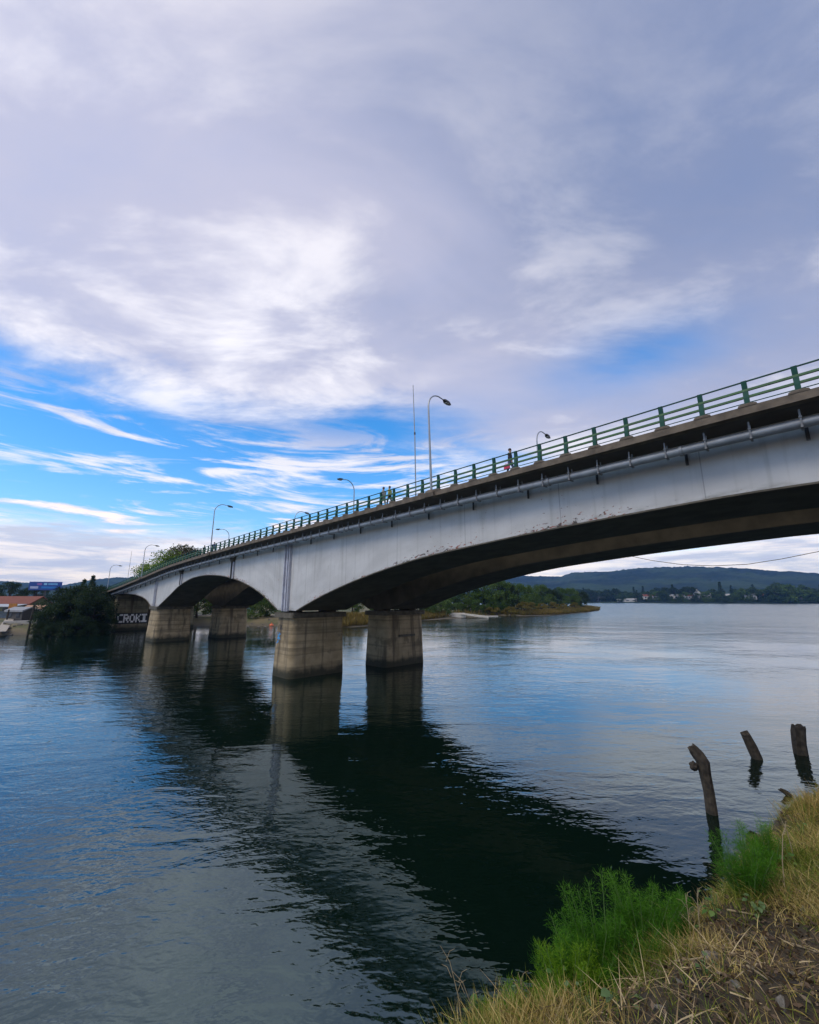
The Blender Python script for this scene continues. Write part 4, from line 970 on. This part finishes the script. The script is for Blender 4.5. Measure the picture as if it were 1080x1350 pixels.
ragged_pile('timber_pile', 'short slanting timber pile between the other two in the water', [tuple(np.array(pp_(1001, 1006, Yb)) + np.array([.3, 0, -1.5])), pp_(997.5, 999, Yb), pp_(991, 984, Yb), pp_(984.5, 971, Yb), pp_(981.5, 966, Yb)], [.22, .22, .21, .19, .17], 10, .1, 5)
b3 = on_z(1055, 994); Yb = b3[1]
ragged_pile('timber_pile', 'thick upright timber pile nearest the right edge', [tuple(np.array(pp_(1058, 1002, Yb)) + np.array([.1, 0, -1.5])), pp_(1056, 994, Yb), pp_(1054, 980, Yb), pp_(1053, 965, Yb), pp_(1053, 956, Yb)], [.34, .32, .30, .31, .30], 12, .12, 8)
b4 = on_z(1040, 1049); Yb = b4[1]
ragged_pile('broken_stake', 'short broken stake lying low at the water by the bank', [tuple(np.array(pp_(1046, 1053, Yb)) + np.array([.2, 0, -.5])), pp_(1041, 1049, Yb), pp_(1035, 1044, Yb), pp_(1028, 1040, Yb)], [.10, .11, .10, .07], 8, .08, 9)

# ------------------------------------------------------------------ near bank vegetation
rng = np.random.default_rng(11)
def blades(P, D0, L, Wd, droop, rnd, segs=3):
    """tapering curved blades as strips; returns quads and values"""
    n = len(P); S = unit(np.cross(D0, np.array([0, 0, 1.0])) + rng.normal(size=(n, 3)) * .3); out = []; L = L.reshape(-1, 1); Wd = Wd.reshape(-1, 1); droop = np.asarray(droop).reshape(-1, 1)
    hor_ = D0 * np.array([1, 1, 0]); hor_ = unit(hor_)
    def pt(q): return P + D0 * L * q + (hor_ * .6 - np.array([0, 0, 1.0])) * droop * L * q * q
    for k in range(segs):
        a_, b_ = k / segs, (k + 1) / segs; wa, wb = 1 - a_ ** 1.5, max(1 - b_ ** 1.5, .08); pa_, pb_ = pt(a_), pt(b_)
        out.append(np.stack([pa_ - S * Wd * wa / 2, pa_ + S * Wd * wa / 2, pb_ + S * Wd * wb / 2, pb_ - S * Wd * wb / 2], 1))
    return np.concatenate(out), np.tile(rnd, segs)
def bank_points(n, x0, x1, y0, y1, smin, smax):
    x = rng.uniform(x0, x1, n); y = rng.uniform(y0, y1, n); s = sdist(x, y, crest, False)
    k = (s > smin) & (s < smax); return x[k], y[k], s[k]
grass_dry = leafmat('grass_dry', [(.09, .07, .016), (.28, .20, .055), (.48, .36, .11), (.62, .49, .20)], .3)
grass_green = leafmat('grass_green', [(.06, .10, .012), (.13, .18, .02), (.22, .27, .035), (.30, .31, .06)], .4)
# mown-looking mixed grass over the top of the bank
x, y, s = bank_points(620000, -.8, 8.8, .7, 9.3, -3.8, 1.7)
pn = fbm(x / .7, y / .7, 51); keep = (rng.random(len(x)) < np.where(s < -1.7, np.clip((pn - .22) * 3.0, .30, 1), np.clip((pn - .33) * 4.0, .10, 1))) & ((x * x + y * y) > .6)
x, y, pn = x[keep], y[keep], pn[keep]; z = nh(x, y); n = len(x)
D = unit(np.column_stack([rng.normal(size=(n, 2)) * .55, .55 + rng.random(n) * .6])); L = (.05 + rng.random(n) ** 2 * .17) * (.7 + pn)
pg = fbm(x / .9 + 7, y / .9, 61); isg = rng.random(n) < np.clip((pg - .40) * 3.5, .08, .85)
for nm, sel, mt, lab in (('dry_grass', ~isg, grass_dry, 'straw coloured short dry grass over the top of the near bank'), ('green_grass', isg, grass_green, 'short green grass mixed into the near bank')):
    V, rv = blades(np.column_stack([x, y, z - .01])[sel], D[sel], L[sel], .004 + rng.random(sel.sum()) * .005, .1 + rng.random(sel.sum()) * .35, rng.random(sel.sum()), 2)
    o = link(nm, quads_mesh(nm, V, rv, mt)); kind(tag(o, lab, 'grass'), 'stuff')
# taller straw at the right edge of the bank and tufts along the crest
def tuft_field(name, label, cat, centers, per, Lr, spread, mt, wid=.005, droop=.5, up=1.0):
    Ps, Ds, Ls = [], [], []
    for cx_, cy_ in centers:
        k = int(per * rng.uniform(.6, 1.3)); a_ = rng.random(k) * 6.283; r_ = rng.random(k) ** .7 * spread
        px_ = cx_ + r_ * np.cos(a_); py_ = cy_ + r_ * np.sin(a_); Ps.append(np.column_stack([px_, py_, nh(px_, py_) - .02]))
        Ds.append(unit(np.column_stack([np.cos(a_) * .5 * rng.random(k) + rng.normal(size=k) * .2, np.sin(a_) * .5 * rng.random(k) + rng.normal(size=k) * .2, np.full(k, up)]))); Ls.append(Lr[0] + rng.random(k) * (Lr[1] - Lr[0]))
    P_ = np.concatenate(Ps); D_ = np.concatenate(Ds); L_ = np.concatenate(Ls)
    V, rv = blades(P_, D_, L_, wid * (.6 + .8 * rng.random(len(P_))), droop * rng.random(len(P_)), rng.random(len(P_)), 4)
    o = link(name, quads_mesh(name, V, rv, mt)); kind(tag(o, label, cat), 'stuff'); return o
def crest_pts(x0, x1, n, off0, off1):
    out = []
    for _ in range(n):
        xx = rng.uniform(x0, x1); cr = np.interp(xx, [c[0] for c in crest], [c[1] for c in crest]); out.append((xx, cr + rng.uniform(off0, off1)))
    return out
tuft_field('straw_tufts', 'long straw coloured grass tufts at the right edge of the near bank', 'grass', crest_pts(5.0, 9.5, 46, -1.3, .1), 90, (.15, .42), .16, leafmat('straw', [(.20, .13, .035), (.40, .27, .075), (.52, .38, .14)], .3), .006, .6)
tuft_field('green_tufts', 'long green grass tufts along the lip of the near bank', 'grass', crest_pts(.2, 8.5, 95, -.5, 1.1), 60, (.12, .34), .13, grass_green, .007, .7)
tuft_field('pale_tufts', 'pale bent dry grass tufts scattered on the near bank', 'grass', [(a_, b_) for a_, b_ in zip(*bank_points(90, .2, 7.5, 1.5, 7.5, -2.6, .1)[:2])], 50, (.10, .30), .10, grass_dry, .005, .8)
# leaf litter
x, y, s = bank_points(60000, 0, 9, 1, 9, -3.2, .9); pn = fbm(x / .8 + 3, y / .8, 71); k = rng.random(len(x)) < np.clip((pn - .36) * 3, .05, 1); x, y = x[k], y[k]; n = len(x)
P_ = np.column_stack([x, y, nh(x, y) + .004 + rng.random(n) * .035]); D = unit(np.column_stack([rng.normal(size=(n, 2)), rng.normal(size=n) * .35]))
V = leaf_quads(P_, D, .02 + rng.random(n) * .045, .01 + rng.random(n) * .02, rng)
o = link('leaf_litter', quads_mesh('leaf_litter', V, rng.random(n), leafmat('litter', [(.035, .024, .014), (.08, .05, .028), (.13, .085, .05), (.20, .15, .10)], .1))); kind(tag(o, 'brown fallen leaves and straw littering the near bank', 'leaf litter'), 'stuff')
# matted dead stems lying over the bank
x, y, s = bank_points(26000, -.2, 9, 1, 9, -2.6, .8); pn = fbm(x / .6 + 9, y / .6, 81); k = rng.random(len(x)) < np.clip((pn - .38) * 4, .04, 1); x, y = x[k], y[k]; n = len(x)
D = unit(np.column_stack([rng.normal(size=(n, 2)), np.abs(rng.normal(size=n)) * .28])); V, rv = blades(np.column_stack([x, y, nh(x, y) + .01 + rng.random(n) * .05]), D, .08 + rng.random(n) ** 2 * .28, .004 + rng.random(n) * .005, rng.random(n) * .3, rng.random(n), 3)
o = link('dead_stems', quads_mesh('dead_stems', V, rv, leafmat('dead_stem', [(.05, .034, .018), (.15, .10, .05), (.36, .26, .13), (.55, .44, .25)], .15))); kind(tag(o, 'matted brown dead stems lying over the near bank', 'dead stems'), 'stuff')
# fennel clumps: feathery green plants
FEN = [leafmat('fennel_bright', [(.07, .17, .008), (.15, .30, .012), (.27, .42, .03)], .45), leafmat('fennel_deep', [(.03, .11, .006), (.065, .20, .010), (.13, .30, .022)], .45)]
FST = flat('fennel_stem', (.09, .17, .04))
def fennel(label, cx_, cy_, h, w, nst, thr, mt, seed, lean=(0, 0)):
    r_ = np.random.default_rng(seed); z0 = float(nh(cx_, cy_)[0]) - .03
    t = thing('fennel_plant', label, 'plant', (cx_, cy_, z0), 0, 'feathery fennel plants')
    Ps, Ds, Ls = [], [], []
    for k in range(nst):
        a_ = r_.random() * 6.283; sp = w * .5 * r_.random() ** .6; hh = h * (.45 + .65 * r_.random() ** 1.4) * (1 - .35 * sp / (w * .5))
        b_ = np.array([math.cos(a_) * sp * .35, math.sin(a_) * sp * .35, 0]); e = np.array([math.cos(a_) * sp + lean[0] * hh, math.sin(a_) * sp + lean[1] * hh, hh]); m_ = (b_ + e) / 2 + np.array([0, 0, hh * .1])
        mb = MB(); mb.tube([b_, m_, e], [.006, .0045, .002], 5); mb.build('stem', FST, t)
        q = r_.random(thr) ** .7; c_ = ((1 - q) ** 2)[:, None] * b_ + (2 * q * (1 - q))[:, None] * m_ + (q ** 2)[:, None] * e
        side = unit(r_.normal(size=(thr, 3)) * np.array([1, 1, .6])); br = (.03 + .15 * r_.random(thr)) * (1.2 - .85 * q)
        Ps.append(c_ + side * br[:, None] * r_.random((thr, 1))); Ds.append(unit(side * .8 + np.array([0, 0, .55]) + r_.normal(size=(thr, 3)) * .45)); Ls.append(.02 + .045 * r_.random(thr))
    P_ = np.concatenate(Ps); D_ = np.concatenate(Ds); L_ = np.concatenate(Ls)
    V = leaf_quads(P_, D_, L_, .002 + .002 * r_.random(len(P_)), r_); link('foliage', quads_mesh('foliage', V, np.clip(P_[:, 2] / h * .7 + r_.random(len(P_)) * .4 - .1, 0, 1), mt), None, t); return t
def bank_hit(px, py):
    d = ray(px, py)
    for q in np.linspace(1.5, 16, 600):
        p = CP + d * q
        if p[2] < float(nh(p[0], p[1])[0]):
            if p[2] > 4.15: return p
            break
    p = CP + d * ((4.5 - CAMZ) / d[2])      # past the lip: keep the root on it
    for _ in range(12):
        if float(nh(p[0], p[1])[0]) > 4.2: break
        p = p + np.array([.06, -.08, 0])
    p[2] = float(nh(p[0], p[1])[0]); return p
for px, py, h, w, ns, thr, mi, sd_, lab in ((850, 1258, .66, .85, 34, 460, 1, 1, 'large feathery green fennel in the middle of the bank lip'), (800, 1270, .92, .95, 44, 460, 1, 2, 'tallest feathery green fennel leaning over the dark water'), (758, 1285, .72, .8, 30, 440, 1, 9, 'feathery fennel left of the tallest one'), (722, 1300, .55, .7, 28, 420, 0, 3, 'bright green fennel between the tall ones and the bottom tuft'), (684, 1320, .50, .65, 24, 420, 0, 4, 'bright green fennel tuft near the bottom edge'), (660, 1338, .42, .45, 16, 380, 0, 5, 'lowest bright fennel tuft at the bottom of the picture'),
                                       (985, 1180, .62, .6, 26, 400, 1, 6, 'deep green fennel on the right part of the bank'), (1015, 1155, .55, .55, 20, 400, 1, 7, 'deep green fennel below the straw at the right'), (888, 1245, .5, .5, 16, 340, 1, 8, 'small fennel right of the large one')):
    p = bank_hit(px, py); fennel(lab, p[0], p[1], h, w, ns, thr, FEN[mi], sd_)
# broad leaved weeds
WD = [leafmat('weed_leaf', [(.06, .14, .025), (.10, .20, .04), (.16, .26, .07)], .35), leafmat('weed_leaf_pale', [(.10, .17, .06), (.16, .24, .10), (.22, .28, .10)], .35)]
def weed(label, px, py, n, size, h, seed, mi=0):
    p = bank_hit(px, py); r_ = np.random.default_rng(seed); t = thing('broadleaf_weed', label, 'plant', tuple(p), 0, 'broad leaved weeds on the bank')
    mst = MB(); faces = []
    for k in range(n):
        a_ = r_.random() * 6.283; sp = size * 2.0 * r_.random() ** .5; hh = h * (.3 + .7 * r_.random()); e = np.array([math.cos(a_) * sp, math.sin(a_) * sp, hh])
        mst.tube([(0, 0, -.02), tuple(e * .5 + np.array([0, 0, hh * .15])), tuple(e)], [.003, .0025, .002], 4)
        d = unit(np.array([math.cos(a_), math.sin(a_), r_.normal() * .35 - .15])); S = unit(np.cross(d, np.array([0, 0, 1.]) + r_.normal(size=3) * .25)); L_ = size * (.6 + .8 * r_.random()); W_ = L_ * .42; nr = np.cross(S, d)
        q = [e, e + d * L_ * .25 + S * W_ * .85 + nr * .1 * W_, e + d * L_ * .62 + S * W_ * .8 + nr * .15 * W_, e + d * L_ - nr * L_ * .12, e + d * L_ * .62 - S * W_ * .8 + nr * .15 * W_, e + d * L_ * .25 - S * W_ * .85 + nr * .1 * W_]
        for a2, b2 in ((0, 1), (1, 2), (2, 3), (3, 4), (4, 5), (5, 0)): faces.append([e + d * L_ * .5, q[a2], q[b2]])
    mst.build('stalk', FST, t); V = np.array(faces); link('leaves', quads_mesh('leaves', V, np.repeat(r_.random(n), 6), WD[mi], 3), None, t)
for k, (px, py, n, sz, h, mi, lab) in enumerate(((622, 1345, 18, .045, .2, 0, 'round leaved weed at the bottom left tip of the bank'), (650, 1318, 12, .06, .25, 0, 'leafy yellow green weed left of the fennel'), (765, 1330, 9, .05, .12, 1, 'pale round leaved weed below the bright fennel'), (868, 1262, 8, .07, .2, 0, 'leafy weed just right of the large fennel'), (905, 1235, 7, .05, .18, 0, 'small weed in the gap right of the fennel'),
                                                 (1000, 1205, 8, .05, .14, 1, 'pale leaved weed under the right fennel'), (1045, 1150, 7, .05, .18, 0, 'green weed at the foot of the straw tufts'), (700, 1290, 10, .05, .3, 0, 'leafy weed behind the bright fennel tuft'), (640, 1300, 9, .05, .3, 1, 'pale slender weed on the left lip of the bank'), (826, 1325, 7, .06, .1, 1, 'low weed in the short grass at the bottom'), (632, 1322, 16, .05, .3, 0, 'leafy weed with many small leaves left of the bright fennel'), (660, 1335, 14, .045, .26, 1, 'pale leafy weed just left of the lowest fennel'), (945, 1215, 9, .05, .2, 0, 'leafy green weed between the two fennel groups'), (930, 1290, 8, .045, .12, 1, 'flat pale weed among the brown litter'), (1060, 1110, 9, .05, .22, 0, 'green weed at the right edge below the straw'))):
    weed(lab, px, py, n, sz, h, 100 + k, mi)
# bare dry stalks
stm = mat('dry_stalk', (.34, .27, .16), (.22, .17, .1), 8, .9)
for k, (px, py, h, ln, lab) in enumerate(((612, 1345, .62, -.22, 'tall bent dry stalk at the bottom left of the bank'), (630, 1340, .42, -.35, 'short curved dry stalk left of the weeds'), (668, 1308, .45, -.10, 'dry seed stalk standing behind the weeds'), (912, 1245, .36, .02, 'upright dry stalk right of the fennel'), (925, 1250, .42, .08, 'second upright dry stalk right of the fennel'), (1035, 1180, .55, .2, 'leaning straw stalk on the right of the bank'), (1050, 1140, .6, -.25, 'long pale stalk crossing the right fennel'))):
    p = bank_hit(px, py); pts = [(0, 0, -.03), (ln * h * .25, 0, h * .5), (ln * h * .7, .01, h * .85), (ln * h * 1.2, .02, h)]
    t = thing('dry_stalk', lab, 'plant', tuple(p), 0, 'bare dry stalks'); mb = MB(); mb.tube(pts, [.005, .004, .003, .002], 5); mb.build('stem', stm, t)
    for j in range(3):
        q = .55 + .15 * j; b_ = Vector(pts[1]).lerp(Vector(pts[3]), (q - .5) * 2); mb = MB(); mb.tube([b_, b_ + Vector((.03 * (-1) ** j, .02, .05)), b_ + Vector((.07 * (-1) ** j, .03, .06))], [.0025, .002, .001], 4); mb.build('twig', stm, t)
# driftwood and stump at the lip, twigs on the ground
def log(name, label, px, py, px2, py2, r0, r1, seed, cat='log', lift=.02):
    a_ = bank_hit(px, py); b_ = bank_hit(px2, py2); rr = random.Random(seed); base = Vector(a_); t = thing(name, label, cat, tuple(base)); d = Vector(b_) - base; mb = MB()
    pts = [d * q + Vector((rr.uniform(-1, 1), rr.uniform(-1, 1), rr.uniform(-.2, .8))) * r0 * .5 + Vector((0, 0, lift)) for q in (0, .3, .6, 1)]
    mb.tube(pts, [r0 * rr.uniform(.8, 1.1), r0, (r0 + r1) / 2, r1], 8); mb.build('wood', M['wood'] if r0 > .02 else stm, t, True); return t
log('tree_stump', 'dark rotten stump at the water side lip of the bank', 995, 1112, 1003, 1100, .13, .09, 2, 'stump', .05)
log('driftwood', 'dark driftwood piece behind the stump', 1012, 1098, 1030, 1092, .06, .03, 3, 'driftwood', .05)
for k, (a, b, c, d, lab) in enumerate(((1035, 1248, 1078, 1262, 'pale stick lying on the grass at the right edge'), (960, 1205, 1000, 1212, 'thin stick lying below the right fennel'), (985, 1280, 1015, 1300, 'short stick in the grass near the bottom right'), (890, 1275, 930, 1268, 'thin stick among the fallen leaves'))):
    log('fallen_stick', lab, a, b, c, d, .008, .004, 20 + k, 'stick', .03)

for k, (px, py, s_) in enumerate(((940, 1262, .10), (972, 1300, .07), (1010, 1240, .09), (900, 1300, .06), (1050, 1290, .08), (870, 1330, .06), (1030, 1325, .07), (955, 1240, .06), (1062, 1205, .10))):
    p = bank_hit(px, py); o = link('stone', sm[k % 4]); o.location = tuple(p); o.scale = (s_ * 1.2, s_, s_); o.rotation_euler = (.2 * k, .1 * k, k * 1.7); tag(o, 'small grey brown stone half buried in the near bank litter', 'stone', 'stones on the near bank')
# blue and black scrawl on the nearest pier, painted just off the rounded concrete
def scrawl(mm, pts, w):
    mb = MB()
    P_ = []
    for px, py in pts:
        t_, z_ = on_n(px, py, .04 - .12); P_.append((t_, z_))
    for (a_, b_), (c_, d_) in zip(P_[:-1], P_[1:]):
        L_ = math.hypot(c_ - a_, d_ - b_) + 1e-6; nx_, nz_ = -(d_ - b_) / L_ * w, (c_ - a_) / L_ * w
        def q(t_, z_):
            fz = (z_ + 7.5) / 5.7; n_ = -.2 + .27 * max(0, min(1, fz)) - .015
            lo = -39.55 - (2.0 - .25 * fz); r_ = .75; e = max(0, (lo + r_) - t_); n_ += r_ - math.sqrt(max(0, r_ * r_ - min(e, r_) ** 2))
            return BW(t_, n_, z_)
        mb.face([q(a_ - nx_, b_ - nz_), q(c_ - nx_, d_ - nz_), q(c_ + nx_, d_ + nz_), q(a_ + nx_, b_ + nz_)])
    mb.build('graffiti_scrawl', M[mm], B1)
scrawl('gblue', [(363, 836), (366, 833), (364.5, 838), (368, 836), (365, 842), (368.5, 840), (364, 848), (367, 845), (363, 851)], .05)
scrawl('gblue', [(365, 832), (369, 836), (366, 839), (369, 843)], .05)
scrawl('gblack', [(366, 827), (368, 823), (370, 828), (371, 823.5), (368, 829), (372, 829)], .03)

# ------------------------------------------------------------------ haze over the river valley
mb = MB(); mb.box(-4340, 4340, -4340, 4340, -5.6, 420)
hz = mb.build('haze', None)
hm = bpy.data.materials.new('haze_air'); hm.use_nodes = True; hn = hm.node_tree; hn.nodes.remove(hn.nodes['Principled BSDF'])
pv = hn.nodes.new('ShaderNodeVolumePrincipled'); pv.inputs['Color'].default_value = (.20, .45, 1.0, 1); pv.inputs['Density'].default_value = 0.00011; pv.inputs['Anisotropy'].default_value = 0.2
hn.links.new(pv.outputs[0], hn.nodes['Material Output'].inputs['Volume'])
hz.data.materials.append(hm); kind(hz, 'stuff'); tag(hz, 'thin bluish haze over the river and hills', 'haze')
